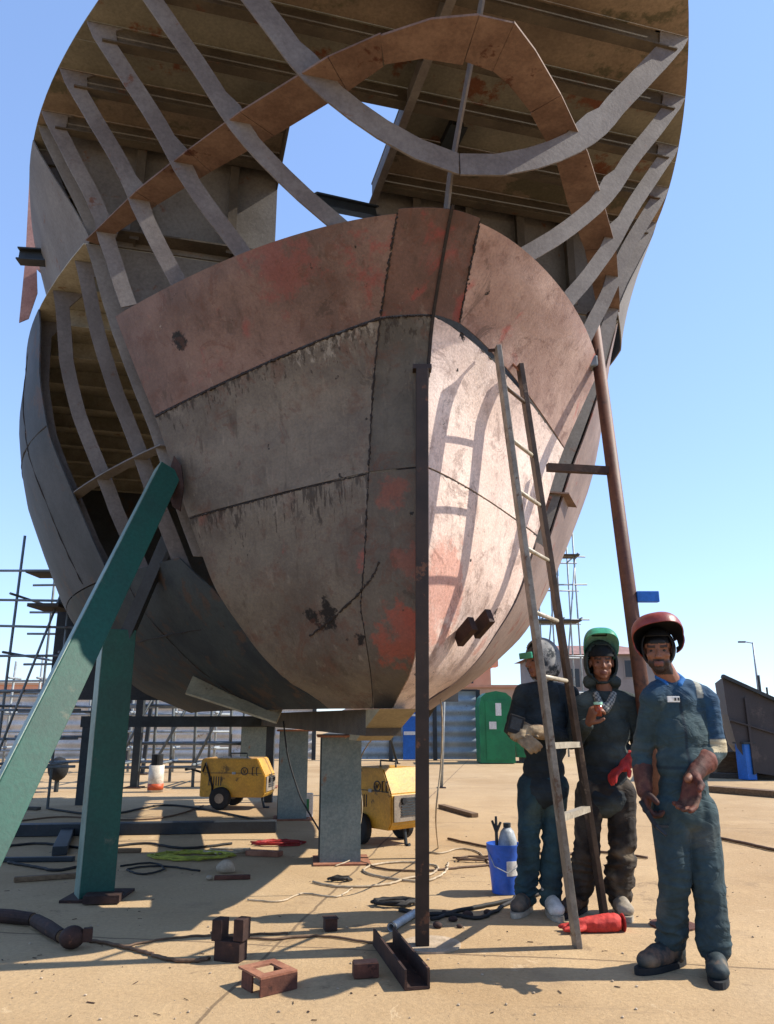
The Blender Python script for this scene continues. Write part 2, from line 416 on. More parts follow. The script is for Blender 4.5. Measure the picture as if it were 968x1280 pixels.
M['upL'] = plate('shaded_red_brown_upper_strake', '#7d655b', '#614d45', '#8a403b', .55, .5, 0, 1,
    patches=[(loc((-1.49, 5.03, 3.86)), .075)], reds=[(loc(W(4.0, -.45, 3.9)), .3, .55), (loc(W(4.4, -1., 4.05)), .3, .4), (loc(W(5.0, -1.5, 3.6)), .22, .5)])  # left strakes darkened: shade put into their base colour
M['midL'] = plate('shaded_grey_brown_middle_strake', '#736a5e', '#585047', '#9a4a40', .28, .55, .30, 11,
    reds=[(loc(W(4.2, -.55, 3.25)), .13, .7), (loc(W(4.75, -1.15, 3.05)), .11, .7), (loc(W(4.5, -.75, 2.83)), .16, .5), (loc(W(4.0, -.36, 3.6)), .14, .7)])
M['lowL'] = plate('shaded_grey_rust_lower_strake', '#6f6557', '#564c42', '#94483c', .35, .45, .10, 23,
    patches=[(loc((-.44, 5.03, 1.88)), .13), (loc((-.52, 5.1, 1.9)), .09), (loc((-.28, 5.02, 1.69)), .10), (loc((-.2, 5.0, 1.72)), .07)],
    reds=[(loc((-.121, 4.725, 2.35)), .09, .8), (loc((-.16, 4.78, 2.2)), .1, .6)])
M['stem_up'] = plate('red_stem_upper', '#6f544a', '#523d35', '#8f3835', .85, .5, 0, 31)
M['stem_mid'] = plate('shaded_grey_stem_middle', '#5d574d', '#47423a', '#94483c', .35, .5, .2, 43, reds=[(loc(W(3.95, -.28, 3.25)), .16, .7), (loc(W(4.2, -.24, 2.9)), .2, .7)])  # stem middle and lower darkened: shade put into the base colour
M['stem_low'] = plate('shaded_red_stem_lower', '#5f564a', '#4a423a', '#99442f', .45, .35, 0, 57,
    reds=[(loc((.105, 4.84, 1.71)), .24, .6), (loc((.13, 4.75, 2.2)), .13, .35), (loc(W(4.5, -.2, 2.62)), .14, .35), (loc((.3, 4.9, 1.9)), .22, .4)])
M['upR'] = plate('sunlit_red_upper_strake_right', '#b3988b', '#94776b', '#a8433c', .6, .3, 0, 63)
M['midR'] = plate('sunlit_middle_strake_right', '#e3cfc3', '#d3bbae', '#b97a66', .2, .2, 0, 71)  # right strakes paler than left: sunlight put into the colour
M['lowR'] = plate('sunlit_lower_strake_right', '#e3cdbf', '#d0b5a5', '#c07058', .4, .2, 0, 87,
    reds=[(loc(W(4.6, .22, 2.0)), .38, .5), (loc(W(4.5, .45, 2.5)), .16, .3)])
EL, ER, BL, BR = 5.65, 5.5, .32, .2
S1 = (3.74, 3.43); S2 = (2.78, 2.66); ZB = (1.31, 1.31); ZP = (4.23, 4.21)
G = .006
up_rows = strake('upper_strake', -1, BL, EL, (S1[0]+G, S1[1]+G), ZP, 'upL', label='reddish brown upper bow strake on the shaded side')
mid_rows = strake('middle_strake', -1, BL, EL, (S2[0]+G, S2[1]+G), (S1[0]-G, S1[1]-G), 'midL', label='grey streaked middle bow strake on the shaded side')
low_rows = strake('lower_strake', -1, BL, EL, ZB, (S2[0]-G, S2[1]-G), 'lowL', nz=24, label='shaded grey lower bow strake with dark burnt dents')
upr = strake('upper_strake', 1, BR, ER, (S1[0]+G, S1[1]+G), ZP, 'upR', label='red upper bow strake in sunlit tones on the sunny side')
midr = strake('middle_strake', 1, .004, ER, (S2[0]+G, S2[1]+G), (S1[0]-G, S1[1]-G), 'midR', label='pale sunlit middle bow strake behind the ladder')  # pale tone runs to the centreline, so colour sets the lit edge
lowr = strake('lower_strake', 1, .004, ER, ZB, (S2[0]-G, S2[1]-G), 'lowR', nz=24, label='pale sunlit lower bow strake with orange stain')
def stem_panel(z0, z1, mat, n=14, right=True):
    rows = []
    for j in range(n+1):
        z = z0+(z1-z0)*j/n; s = ast(z)
        bl = min(BL, .3*B1(z)*((EL-s)/(5.62-s))**.6); br = min(BR, .3*B1(z)*((ER-s)/(5.62-s))**PX(z)) if right else .004
        rows.append([W(a_of(-bl+.004+(bl+br-.008)*i/16, z), -bl+.004+(bl+br-.008)*i/16, z) for i in range(17)])
    MB().grid(rows, True).build('stem_plate', mat, ship, True, solid=.012)
    return rows
sp1 = stem_panel(S1[0]+G, ZP[0]+.02, 'stem_up'); sp2 = stem_panel(S2[0]+G, S1[0]-G, 'stem_mid', 14, False); sp3 = stem_panel(ZB[0], S2[0]-G, 'stem_low', 24, False)
def seam(pts, r=.006, name='weld_seam'):
    out = []
    for p in pts:
        out.append(p+V((random.uniform(-1, 1), random.uniform(-1, 1), random.uniform(-1, 1)))*.004)
    rs = [r*random.uniform(.5, 1.5) for _ in out]
    MB().tube(out, rs, 5).build(name, 'weld', ship)
fw = -AX*.006
def dense(pts, k=4):
    o = []
    for a, b in zip(pts, pts[1:]):
        for i in range(k): o.append(a.lerp(b, i/k))
    return o+[pts[-1]]
seam(dense([p+fw for p in mid_rows[-1]]), .009); seam(dense([p+fw for p in low_rows[-1]]), .006)
seam(dense([p+fw*.4 for p in midr[-1]], 2), .004); seam(dense([p+fw*.4 for p in lowr[-1]], 2), .003)
seam(dense([r[0]+fw for r in up_rows+[]]), .007); seam(dense([r[0]+fw for r in mid_rows]), .007); seam(dense([r[0]+fw for r in low_rows[8:]]), .006)
seam(dense([r[0]+fw for r in upr]), .007)
seam(dense([p+fw for p in sp2[-1]]), .006)
# branch of the seam sweeping back round the forefoot
br_ = []
for k in range(14):
    f = k/13; b = .24+.34*f**1.2; z = 2.2-.42*f**.8
    br_.append(W(a_of(b, z)-.006, -b, z))
seam(dense(br_), .008)
# stem bar: thin upright plate on the centreline, from the prop up through the ring to the deck
st = [(a, z) for a, z in ((4.36, 3.35), (4.30, 3.6), (4.20, 3.85), (4.0, 4.12), (3.9, 4.3), (3.80, 4.52), (3.66, 4.7), (3.42, 4.98), (3.20, 5.25), (2.75, 5.6), (2.35, 5.86))]
poly = [W(a-.03, -.008, z) for a, z in st]+[W(a+.07, -.008, z) for a, z in st[::-1]]
m = MB()
for i in range(len(st)-1):
    (a0, z0), (a1, z1) = st[i], st[i+1]
    m.prism([W(a0-.025, -.007, z0), W(a1-.025, -.007, z1), W(a1+.075, -.007, z1), W(a0+.075, -.007, z0)], BX*.014)
m.build('stem_bar', 'rib', ship)
m = MB(); zz = [3.36+.06*k for k in range(16)]
for z0, z1 in zip(zz, zz[1:]):
    m.prism([W(ast(z0)-.022, -.011, z0), W(ast(z1)-.022, -.011, z1), W(ast(z1)+.03, -.011, z1), W(ast(z0)+.03, -.011, z0)], BX*.018)
m.build('stem_edge', 'weld', ship)

# ring stringer at the knuckle
ZR = 4.87
outer = [(-2.36, 5.72), (-2.3, 5.62), (-1.95, 5.01), (-1.6, 4.49), (-1.29, 4.06), (-.84, 3.53), (-.59, 3.3), (-.35, 3.13), (-.11, 3.03), (.09, 3.05), (.28, 3.17), (.57, 3.41), (.97, 3.82), (1.32, 4.23), (1.73, 4.73), (2.2, 5.45), (2.3, 5.62)]
inner = [(-2.26, 5.76), (-2.19, 5.66), (-1.80, 5.12), (-1.44, 4.66), (-1.06, 4.21), (-.68, 3.72), (-.52, 3.50), (-.32, 3.38), (-.08, 3.36), (.10, 3.38), (.22, 3.44), (.45, 3.60), (.78, 3.92), (1.08, 4.32), (1.50, 4.82), (2.0, 5.52), (2.1, 5.68)]
cuts = [(0, 2), (2, 3), (3, 4), (4, 5), (5, 6), (6, 8), (8, 9), (9, 11), (11, 12), (12, 13), (13, 14), (14, 16)]
for k, (i0, i1) in enumerate(cuts):
    jag = lambda: random.uniform(-.018, .018)
    pl = [W(outer[i][1]+(jag() if i in (i0, i1) and 4 < i < 12 else 0), outer[i][0], ZR) for i in range(i0, i1+1)]
    pl += [W(inner[i][1]+(jag() if 4 < i < 12 else 0), inner[i][0], ZR) for i in range(i1, i0-1, -1)]
    c = sum(pl, V((0, 0, 0)))/len(pl)
    pl = [c+(p-c)*.992 for p in pl]
    MB().prism(pl, V((0, 0, .012+.003*(k % 2)))).build('ring_stringer', 'ring', ship)

# ribs: flat bars in the frame planes
def rib(a, z0, z1, sg, dep=.135, n=18, br_top=True, br_bot=False, mat='rib', name='rib', off=0):
    pts = []
    for i in range(n+1):
        z = z0+(z1-z0)*i/n
        if hb(a, z) > .012: pts.append((hb(a, z)+off+noise.noise(V((a*9+sg, z*4, 2)))*.008, z))
    if len(pts) < 3: return
    if hb(a, z0) <= .012:
        zz = z0
        while zz < z1 and ast(zz) > a: zz += .005
        pts.insert(0, (.006, zz))
    ins = []
    for i, (b, z) in enumerate(pts):
        b0_, z0_ = pts[max(i-1, 0)]; b1_, z1_ = pts[min(i+1, len(pts)-1)]
        tx, tz = b1_-b0_, z1_-z0_; L = math.hypot(tx, tz); nx, nz = -tz/L, tx/L
        d = dep
        top = z1-z
        if br_top and top < .16: d += (.16-top)*.9
        for zk in (ZR,):
            if z1 > zk+.3 and abs(z-zk) < .09: d += (.09-abs(z-zk))*.7
        bb = b+nx*d; zz = min(z+nz*d, z1)
        ins.append((max(bb, .004), zz))
    m = MB()
    for i in range(len(pts)-1):
        q = [pts[i], pts[i+1], ins[i+1], ins[i]]
        m.prism([W(a, sg*b, z) for b, z in q], AX*.014)
    m.build(name, mat, ship)
FR = [3.67+.475*k for k in range(12)]
for k, a in enumerate(FR[:5]):
    for sg in (-1, 1):
        rib(a, (3.95 if k < 4 else 4.25) if k else 4.15, 5.87, sg, .15 if k == 0 else .118)
for a in (6.02, 6.55, 7.15, 7.7):
    rib(a, 1.9, 4.86, -1, .115, mat='rib_d', off=-.02)
for a in FR[5:7]: rib(a, 1.8, 4.86, 1, .13)
for a in FR[5:8]:
    rib(a, 4.9, 5.87, -1, .12); rib(a, 4.9, 5.87, 1, .12)

# upper deck, seen from below, with a hatch left of the centreline girder
ZD = 5.88
def deck_strip(a0, a1, z, mat, name, gaps=(), lo=None, th=.012):
    m = MB(); n = 3
    spans = [(-1, None)]
    aa = [a0+(a1-a0)*i/n for i in range(n+1)]
    if not gaps:
        pl = [W(a, -hb(a, z)-.0, z) for a in aa]+[W(a, hb(a, z), z) for a in aa[::-1]]
        m.prism(pl, V((0, 0, th)))
    else:
        g0, g1 = gaps
        m.prism([W(a, -hb(a, z), z) for a in aa]+[W(a1, g0, z), W(a0, g0, z)], V((0, 0, th)))
        m.build(name, mat, ship); m = MB()
        m.prism([W(a0, g1, z), W(a1, g1, z)]+[W(a, hb(a, z), z) for a in aa[::-1]], V((0, 0, th)))
    m.build(name, mat, ship)
edges = [2.25, 2.72, 3.195, 3.67, 4.145, 4.62, 4.80, 5.095, 5.57, 5.76, 6.045, 6.52, 7.1, 7.9, 8.9, 10, 11.5, 13]
for i in range(len(edges)-1):
    a0, a1 = edges[i], edges[i+1]; mid = (a0+a1)/2
    gaps = ()
    if 4.8 <= mid < 5.76: gaps = (-.87, -.04)
    elif 5.76 <= mid < 7.1: gaps = (-.87, .75)
    deck_strip(a0+.002, a1-.002, ZD, 'deck_a' if (i*7) % 5 in (0, 2, 3) else 'deck_b', 'deck_plate', gaps)
def beam(a, z, dep, b0, b1, mat='beam', name='deck_beam'):
    m = MB(); n = 8
    m.prism([W(a, b0, z-.003), W(a, b1, z-.003), W(a, b1, z-dep), W(a, b0, z-dep)], AX*.012)
    m.prism([W(a-.035, b0, z-dep-.002), W(a+.047, b0, z-dep-.002), W(a+.047, b1, z-dep-.002), W(a-.035, b1, z-dep-.002)], V((0, 0, -.012)))
    m.build(name, mat, ship)
for a in FR[:5]+[2.72, 3.195]:
    h = hb(a, ZD)-.12
    if 4.8 < a < 5.76: beam(a+.014, ZD, .14, -h, -.89); beam(a+.014, ZD, .14, -.02, h)
    else: beam(a+.014, ZD, .14, -h, h)
for a in FR[5:11]:
    h = hb(a, ZD)-.12
    if a < 7.1: beam(a+.014, ZD, .14, -h, -.89); beam(a+.014, ZD, .14, .77, h)
    else: beam(a+.014, ZD, .14, -h, h)
m = MB()
m.prism([W(3.1, -.036, ZD-.004), W(5.74, -.036, ZD-.004), W(5.74, -.036, ZD-.20), W(3.1, -.036, ZD-.20)], BX*.012)
m.prism([W(3.1, -.062, ZD-.202), W(5.74, -.062, ZD-.202), W(5.74, -.0, ZD-.202), W(3.1, -.0, ZD-.202)], V((0, 0, -.012)))
m.build('centre_girder', 'rib', ship)
m = MB(); m.prism([W(4.81, -.875, ZD-.004), W(7.09, -.875, ZD-.004), W(7.09, -.875, ZD-.22), W(4.81, -.875, ZD-.22)], -BX*.012)
m.build('hatch_coaming', 'beam', ship)
# bulkhead at the knuckle deck's forward end, open in the middle
AB = 5.76
def bulk(b0f, b1f, z0, z1, name='bulkhead', mat='bulk'):
    n = 10; zs = [z0+(z1-z0)*i/n for i in range(n+1)]
    MB().prism([W(AB, b0f(z), z) for z in zs]+[W(AB, b1f(z), z) for z in zs[::-1]], AX*.012).build(name, mat, ship)
bulk(lambda z: -hb(AB, z)+.01, lambda z: -.875, 4.885, ZD-.004)
bulk(lambda z: .0, lambda z: hb(AB, z)-.01, 4.885, ZD-.004)
bulk(lambda z: -hb(AB, z)+.01, lambda z: hb(AB, z)-.01, 2.4, 4.865, mat='bulk')
for b in (-2.0, -1.25, .35, .85, 1.35, 1.85):
    m = MB(); m.prism([W(AB-.003, b, 4.9), W(AB-.003, b, ZD-.02), W(AB-.10, b, ZD-.02), W(AB-.10, b, 4.9)], BX*.012)
    m.prism([W(AB-.102, b-.03, 4.9), W(AB-.102, b+.042, 4.9), W(AB-.102, b+.042, ZD-.02), W(AB-.102, b-.03, ZD-.02)], -AX*.01)
    m.build('bulkhead_stiffener', 'beam', ship)
m = MB(); m.prism([W(AB-.002, -2.25, 4.93), W(AB-.002, -.9, 4.93), W(AB-.16, -.9, 4.93), W(AB-.16, -2.2, 4.93)], V((0, 0, .014)))
m.build('bulkhead_girder', 'beam', ship)
m = MB(); m.box(W(4.9, .42, ZD-.08), (.09, .3, .12), Matrix.Rotation(TH, 3, 'Z')); m.box(W(4.9, .42, ZD-.145), (.14, .34, .012), Matrix.Rotation(TH, 3, 'Z')); m.build('deck_bracket', 'dark_steel', ship)
# knuckle deck aft of the bulkhead, with close beams under it
es = [5.775, 6.6, 7.4, 8.3, 9.3, 10.6, 13]
for i in range(len(es)-1): deck_strip(es[i]+.002, es[i+1]-.002, ZR, 'beam_pale', 'tween_deck_plate')
a = 6.2
while a < 12.6:
    h = hb(a, ZR)-.16; beam(a, ZR, .17, -h, h, 'beam_pale', 'tween_deck_beam'); a += .68
m = MB(); m.prism([W(12.9, -3.3, 1.5), W(12.9, 3.3, 1.5), W(12.9, 3.3, 4.86), W(12.9, -3.3, 4.86)], AX*.012); m.build('aft_bulkhead', 'shell', ship)
# shell plating aft
def shell(name, sg, a0, a1, z0, z1, mat, na=22, nz=16, a0f=None, label=None, flare=0):
    rows = []
    for j in range(nz+1):
        z = z0+(z1-z0)*j/nz; s0 = a0f(z) if a0f else a0; row = []
        for i in range(na+1):
            f = i/na; a = s0+(a1-s0)*f**1.5
            row.append(W(a, sg*(hb(a, z)+flare*min(1, max(0, a-5.6)*1.4)*(5.95-z)+noise.noise(V((a*1.3, z*1.3, sg*3)))*.008), z))
        rows.append(row)
    o = MB().grid(rows, True).build(name, mat, ship, True, solid=.012)
    if label: o['label'] = label
    return o
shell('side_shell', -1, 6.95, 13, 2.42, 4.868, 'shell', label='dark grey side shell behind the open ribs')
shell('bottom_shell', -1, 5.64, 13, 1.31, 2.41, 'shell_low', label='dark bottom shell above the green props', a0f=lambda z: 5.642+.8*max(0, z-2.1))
shell('side_shell', 1, 5.80, 7.5, 2.62, 4.868, 'shell_r', label='brown side shell on the sunny side')  # plating left off further aft, an unseen gap added to let sun inside
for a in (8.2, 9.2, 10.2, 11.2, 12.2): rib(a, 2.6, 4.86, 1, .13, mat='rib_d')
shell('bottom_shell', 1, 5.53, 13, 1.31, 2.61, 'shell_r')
shell('upper_shell', -1, 5.9, 13, 4.885, 5.876, 'bulk', nz=10, a0f=lambda z: 5.72+.22*(z-4.87))
shell('upper_shell', 1, 5.62, 7.0, 4.885, 5.876, 'bulk', nz=10, a0f=lambda z: 5.62, flare=.2)
for z in (3.75,): seam([W(a_, -hb(a_, z)-.004, z) for a_ in [6.97+.12*k for k in range(26)]], .007)
for a_ in (7.6,): seam([W(a_, -hb(a_, z)-.006, z) for z in [2.45+.06*k for k in range(40)]], .007)
for z in (1.9,): seam([W(a_, -hb(a_, z)-.004, z) for a_ in [5.8+.12*k for k in range(36)]], .007)
for a_ in (6.7,): seam([W(a_, -hb(a_, z)-.006, z) for z in [1.4+.05*k for k in range(20)]], .007)
# side stringer across the open ribs
pl = [(5.70+.2*k, 3.22-.012*k) for k in range(11)]
m = MB()
for i in range(len(pl)-1):
    (a0, z0), (a1, z1) = pl[i], pl[i+1]
    m.prism([W(a0, -hb(a0, z0), z0), W(a1, -hb(a1, z1), z1), W(a1, -hb(a1, z1)+.11, z1), W(a0, -hb(a0, z0)+.11, z0)], V((0, 0, .012)))
m.build('side_stringer', 'rib_d', ship)
m = MB(); m.bar(W(7.5, -hb(7.5, 4.5)+.05, 4.5), W(7.5, -hb(7.5, 3.95)+.05, 3.95), .10, .03, AX); m.build('green_patch_bar', 'green_steel', ship)
# keel bar, bilge plate, brackets
m = MB(); m.bar(W(5.45, 0, 1.21), W(12.9, 0, 1.21), .26, .18); m.build('keel_bar', 'beam', ship)
m = MB(); m.prism([ata(243, 843, 7.0), ata(355, 884, 6.6), ata(346, 905, 6.4), ata(232, 868, 6.8)], V((0, 0, .016))); m.build('bilge_plate', 'tan_plate', ship)
m = MB(); m.prism([W(5.05, -.13, 1.30), W(5.75, -.13, 1.30), W(6.0, -.13, 1.08), W(5.75, -.13, 1.08)], BX*.26); m.build('forefoot_block', 'tan_plate', ship)
# struts and clips welded to the ship
m = MB(); m.hbeam(ata(393, 250, 5.15), ata(470, 266, 5.7), .09, .10, (0, 0, 1)); m.build('cross_strut', 'dark_steel', ship)
m = MB(); m.hbeam(ata(24, 320, 7.2), ata(90, 324, 7.1), .12, .13, (0, 0, 1)); m.build('outrigger_beam', 'dark_steel', ship)
pp_ = [(38, 203), (50, 206), (70, 262), (80, 318), (62, 352), (46, 336), (47, 366), (36, 398), (24, 403), (32, 322)]
m = MB(); m.prism([ata(u, v, 8.0) for u, v in pp_], AX*.015); m.build('bulwark_plate', 'pink_plate', ship)
p = V((.576, 5.247, 1.833))
for dx in (-.055, .075):
    m = MB(); m.box(p+V((dx*.9, -.06, -.01+dx*.4)), (.045, .20, .10), Matrix.Rotation(.5, 3, 'Z') @ Matrix.Rotation(-.5, 3, 'X')); m.build('welded_lug', 'rust_dark', ship)
m = MB(); m.prism([W(5.72, 1.4, 3.10), W(5.72, 1.72, 3.10), W(6.1, 2.0, 3.10), W(6.1, 1.4, 3.10)], V((0, 0, .014))); m.build('lower_stringer', 'ring', ship)
m = MB(); m.prism([W(5.72, 1.42, 3.07), W(5.72, 1.56, 3.07), W(5.72, 1.42, 2.75)], AX*.012); m.build('knee_bracket', 'rust', ship)

# ------------------------------------------------------------------ props and keel posts
def base_of(p): return V((p.x, p.y, 0))
# brown upright prop under the stem
pb = gp(528, 1183); pt = V((.225, 4.52, 3.40))
t_ = thing('prop_pole', 'dark brown square pole standing upright under the stem on a round plate', 'pole', pb)
m = MB(); m.bar(pb+V((0, 0, .012)), pt, .078, .078, (0, 1, 0), .006); m.build('post', 'pole', t_)
m = MB(); m.tube([pb+V((.05, .02, .001)), pb+V((.05, .02, .010))], .17, 28); m.build('base_plate', 'stone', t_)
m = MB(); m.box(pt+V((0, .02, .01)), (.12, .1, .03)); m.build('cap_plate', 'pole', t_)
# green raking prop
b0_, b1_ = V((-1.84, 3.2, .02)), V((-1.60, 5.36, 2.98))
t_ = thing('raking_prop', 'long green steel beam leaning up from the left edge to the hull', 'prop', (b0_.x, b0_.y, 0))
d = (b1_-b0_).normalized(); n1 = V((.50, -.80, .0)); n1 = (n1-d*n1.dot(d)).normalized(); n2 = d.cross(n1).normalized()
if n2.x > 0: n2 = -n2
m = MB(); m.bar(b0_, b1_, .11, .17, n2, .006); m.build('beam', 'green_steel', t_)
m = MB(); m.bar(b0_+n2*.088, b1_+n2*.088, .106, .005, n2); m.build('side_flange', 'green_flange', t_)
m = MB(); m.box(V((b0_.x, b0_.y, .012)), (.4, .4, .02)); m.build('base_plate', 'rust_dark', t_)
m = MB(); m.prism([V((-1.56, 5.36, 3.10)), V((-1.50, 5.34, 3.02)), V((-1.47, 5.34, 2.86)), V((-1.49, 5.36, 2.68)), V((-1.55, 5.38, 2.72)), V((-1.62, 5.40, 2.9))], V((0, -.03, 0))); m.build('head_pad', 'rust_dark', t_)
# green upright column
gb = gp(118, 1122); gt = V((gb.x+.0, gb.y, 1.9))
t_ = thing('support_column', 'green steel column standing upright behind the leaning green beam', 'column', (gb.x, gb.y, 0))
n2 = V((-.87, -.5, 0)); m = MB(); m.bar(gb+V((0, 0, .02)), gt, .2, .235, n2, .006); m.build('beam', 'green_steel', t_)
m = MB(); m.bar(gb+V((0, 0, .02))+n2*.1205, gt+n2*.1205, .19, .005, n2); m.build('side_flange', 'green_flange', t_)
m = MB(); m.box(gb+V((.02, .02, .01)), (.40, .40, .018)); m.build('base_plate', 'rust_dark', t_)
m = MB(); m.box(gb+V((.12, -.17, .035)), (.24, .14, .05), Matrix.Rotation(.15, 3, 'Z')); m.build('wedge', 'rust_dark', t_)
m = MB(); m.bar(gt+V((.05, 0, -.1)), V((-1.72, 5.9, 2.62)), .09, .09, (0, 1, 0)); m.build('cap_strut', 'dark_steel', t_)
# keel posts
def keel_post(p, label, top=1.085, wd=.36):
    t_ = thing('keel_post', label, 'post', base_of(p), 'steel posts under the keel')
    rot = Matrix.Rotation(R(6), 3, 'Z')
    m = MB(); m.box(p+rot @ V((.03, 0, top/2)), (wd, .022, top-.03), rot); m.build('front_flange', 'post_grey', t_)
    m = MB(); m.box(p+rot @ V((.0, .17, top/2)), (.016, .315, top-.03), rot); m.box(p+rot @ V((-wd/2+.03, .17, top/2)), (.016, .315, top-.034), rot); m.build('web', 'post_dark', t_)
    m = MB(); m.box(p+rot @ V((.03, .34, top/2)), (wd, .022, top-.03), rot); m.build('rear_flange', 'post_grey', t_)
    m = MB(); m.box(p+V((.03, .16, top-.006)), (wd+.12, .5, .018), rot); m.build('cap_plate', 'rust_lt', t_)
    m = MB(); m.box(p+V((.03, .14, .008)), (wd+.14, .48, .014), rot); m.build('base_plate', 'rust_lt', t_)
    return t_
k1 = keel_post(gp(421, 1080), 'nearest grey green keel post, beside the yellow welder on wheels')
k2 = keel_post(gp(362, 1025), 'middle keel post standing between the two yellow welders')
k3 = keel_post(gp(318, 985), 'far keel post behind the first yellow welder', wd=.6)
# rust red prop on the right with its cross bar
q0, q1 = V((1.83, 5.2, 0)), V((1.70, 5.95, 4.52))
q0 = V((1.77, 5.25, 0)); q1 = V((1.80, 6.06, 4.66))
t_ = thing('steel_prop', 'rust red round post leaning against the sunny side of the hull', 'post', q0)
m = MB(); m.tube([q0+V((0, 0, .01)), q1], .052, 18); m.build('pipe', 'rustpost', t_, True)
m = MB(); m.tube([q0+V((0, 0, .001)), q0+V((0, 0, .012))], .14, 20); m.build('base_plate', 'rust', t_)
f = .70; qc = q0.lerp(q1, .672)
m = MB(); m.bar(V((1.25, 5.70, 3.13)), qc, .05, .06); m.build('cross_bar', 'rust_dark', t_)
m = MB(); m.box(q0.lerp(q1, .89)+V((-.07, -.0, .0)), (.10, .12, .10), None, .015); m.build('clamp', 'scaf', t_)
m = MB(); m.box(q0.lerp(q1, .45)+V((.12, -.03, 0)), (.16, .05, .08), None, .006); m.build('junction_box', 'blue', t_)

# ------------------------------------------------------------------ ladder
l0, l1 = gp(722, 1184), gp(756, 1147)
lt0, lt1 = V((.745, 4.70, 3.66)), V((.955, 4.97, 3.62))
lt0 = V((.745, 4.72, 3.66)); lt1 = yp(650, 456, 5.02)
t_ = thing('ladder', 'long steel ladder leaning on the sunlit bow in front of the men', 'ladder', (l0+l1)/2)
def lrail(a, b, mat, name):
    m = MB(); m.bar(a, b, .085, .034, (1, .12, 0), .004); m.build(name, mat, t_)
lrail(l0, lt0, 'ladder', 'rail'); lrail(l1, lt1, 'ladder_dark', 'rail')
vs = [480, 548, 612, 684, 764, 845, 932, 1022]
for k, vv in enumerate(vs):
    f = 0
    best = min(range(1001), key=lambda i: abs((lambda p: 640-960*(((p-O).z*CP-(p-O).y*SP)/((p-O).y*CP+(p-O).z*SP)))(l0.lerp(lt0, i/1000))-vv))/1000
    m = MB()
    if k < 6: m.tube([l0.lerp(lt0, best), l1.lerp(lt1, best-.004)], .014, 10)
    else: m.bar(l0.lerp(lt0, best), l1.lerp(lt1, best-.004), .05, .035)
    m.build('rung', 'rung' if k else 'ladder_dark', t_, k < 6)
m = MB(); m.tube([lt1+V((0, 0, -.05)), lt1+V((-.06, .02, .03)), lt1+V((-.02, .06, .05))], .01, 8); m.build('hook', 'rust_lt', t_)
m = MB(); m.tube([lt0+V((0, 0, -.02)), lt0+V((-.05, .05, .0))], .012, 8); m.build('hook', 'rust_dark', t_)

# ------------------------------------------------------------------ people
def fuse(mb, voxel, smooth=2, fac=.5):        # one continuous skin over overlapping volumes
    me = mb.mesh('tmp'); o = bpy.data.objects.new('tmp', me); COL.objects.link(o)
    a = o.modifiers.new('r', 'REMESH'); a.mode = 'VOXEL'; a.voxel_size = voxel; a.use_smooth_shade = True
    b = o.modifiers.new('s', 'SMOOTH'); b.iterations = smooth; b.factor = fac
    dg = bpy.context.evaluated_depsgraph_get(); dg.update()
    out = bpy.data.meshes.new_from_object(o.evaluated_get(dg))
    bpy.data.objects.remove(o); bpy.data.meshes.remove(me)
    for p in out.polygons: p.use_smooth = True
    return out
def folds(me, joints, amp=.006, base=.004, seed=0, freq=9):
    me.update()
    nrm = [v.normal.copy() for v in me.vertices]
    for v, n in zip(me.vertices, nrm):
        p = v.co; d = base*noise.noise(p*freq+V((seed, 0, 0)))+base*.7*noise.noise(p*freq*2.6+V((seed, 5, 0)))
        for j, r, k in joints:
            q = math.exp(-((p-j).length/r)**2)
            if q > .02:
                wv = noise.noise(V((p.x*5, p.y*5, p.z*5+seed)))*2.4
                d += q*k*amp*(1-2.6*abs(noise.noise(V((p.x*7+wv*.4, p.y*7, p.z*19+seed)))))
        v.co = p+n*d
def paint(me, f):
    at = me.color_attributes.new('Col', 'FLOAT_COLOR', 'POINT')
    for v in me.vertices: at.data[v.index].color = f(v.co)
def mixc(a, b, f): f = max(0, min(1, f)); return tuple(a[i]*(1-f)+b[i]*f for i in range(3))+(1,)
def sstep(x, a, b):
    t_ = max(0, min(1, (x-a)/(b-a))); return t_*t_*(3-2*t_)
def hand(mb, Wp, d, n, side, s=1.0, r=.0095, curl=(25, 35, 30), spread=.07, thumb=(.75, .5, .45)):
    d = V(d).normalized(); n = V(n); n = (n-d*n.dot(d)).normalized(); ac = d.cross(n)*side
    for i in range(4):                            # i = 0 is the index finger, on the thumb's side
        o_ = (1.5-i)
        pb_ = Wp+d*.088*s+ac*o_*.0205*s
        mb.chain([Wp+d*.012*s+ac*o_*.013*s, pb_], [r*1.5, r*1.25])
        dd = (d+ac*o_*spread).normalized(); p = pb_; L = [.043, .027, .021]; lf = [.92, 1, .95, .76][i]
        ang = 0; pts = [pb_]
        for k in range(3):
            ang += R(curl[k]+i*3); q = dd*math.cos(ang)+n*math.sin(ang)
            p = p+q*L[k]*lf*s; pts.append(p)
        mb.chain(pts, [r*1.12, r*1.02, r*.95, r*.82])
    tb = Wp+d*.028*s+ac*.030*s+n*.006
    q = (ac*thumb[0]+d*thumb[1]+n*thumb[2]).normalized(); q2 = (ac*thumb[0]*.2+d*thumb[1]*1.2+n*thumb[2]).normalized()
    mb.chain([Wp+d*.01*s+ac*.012*s, tb, tb+q*.042*s, tb+q*.042*s+q2*.032*s], [r*1.5, r*1.45, r*1.2, r*.95])
def head_frame(c, fwd, up=(0, 0, 1)):
    y = V(fwd).normalized(); x = y.cross(V(up)).normalized(); z = x.cross(y)
    m = Matrix((x, y, z)).transposed()
    return m, (lambda a, b, cc: V(c)+x*a+y*b+z*cc)
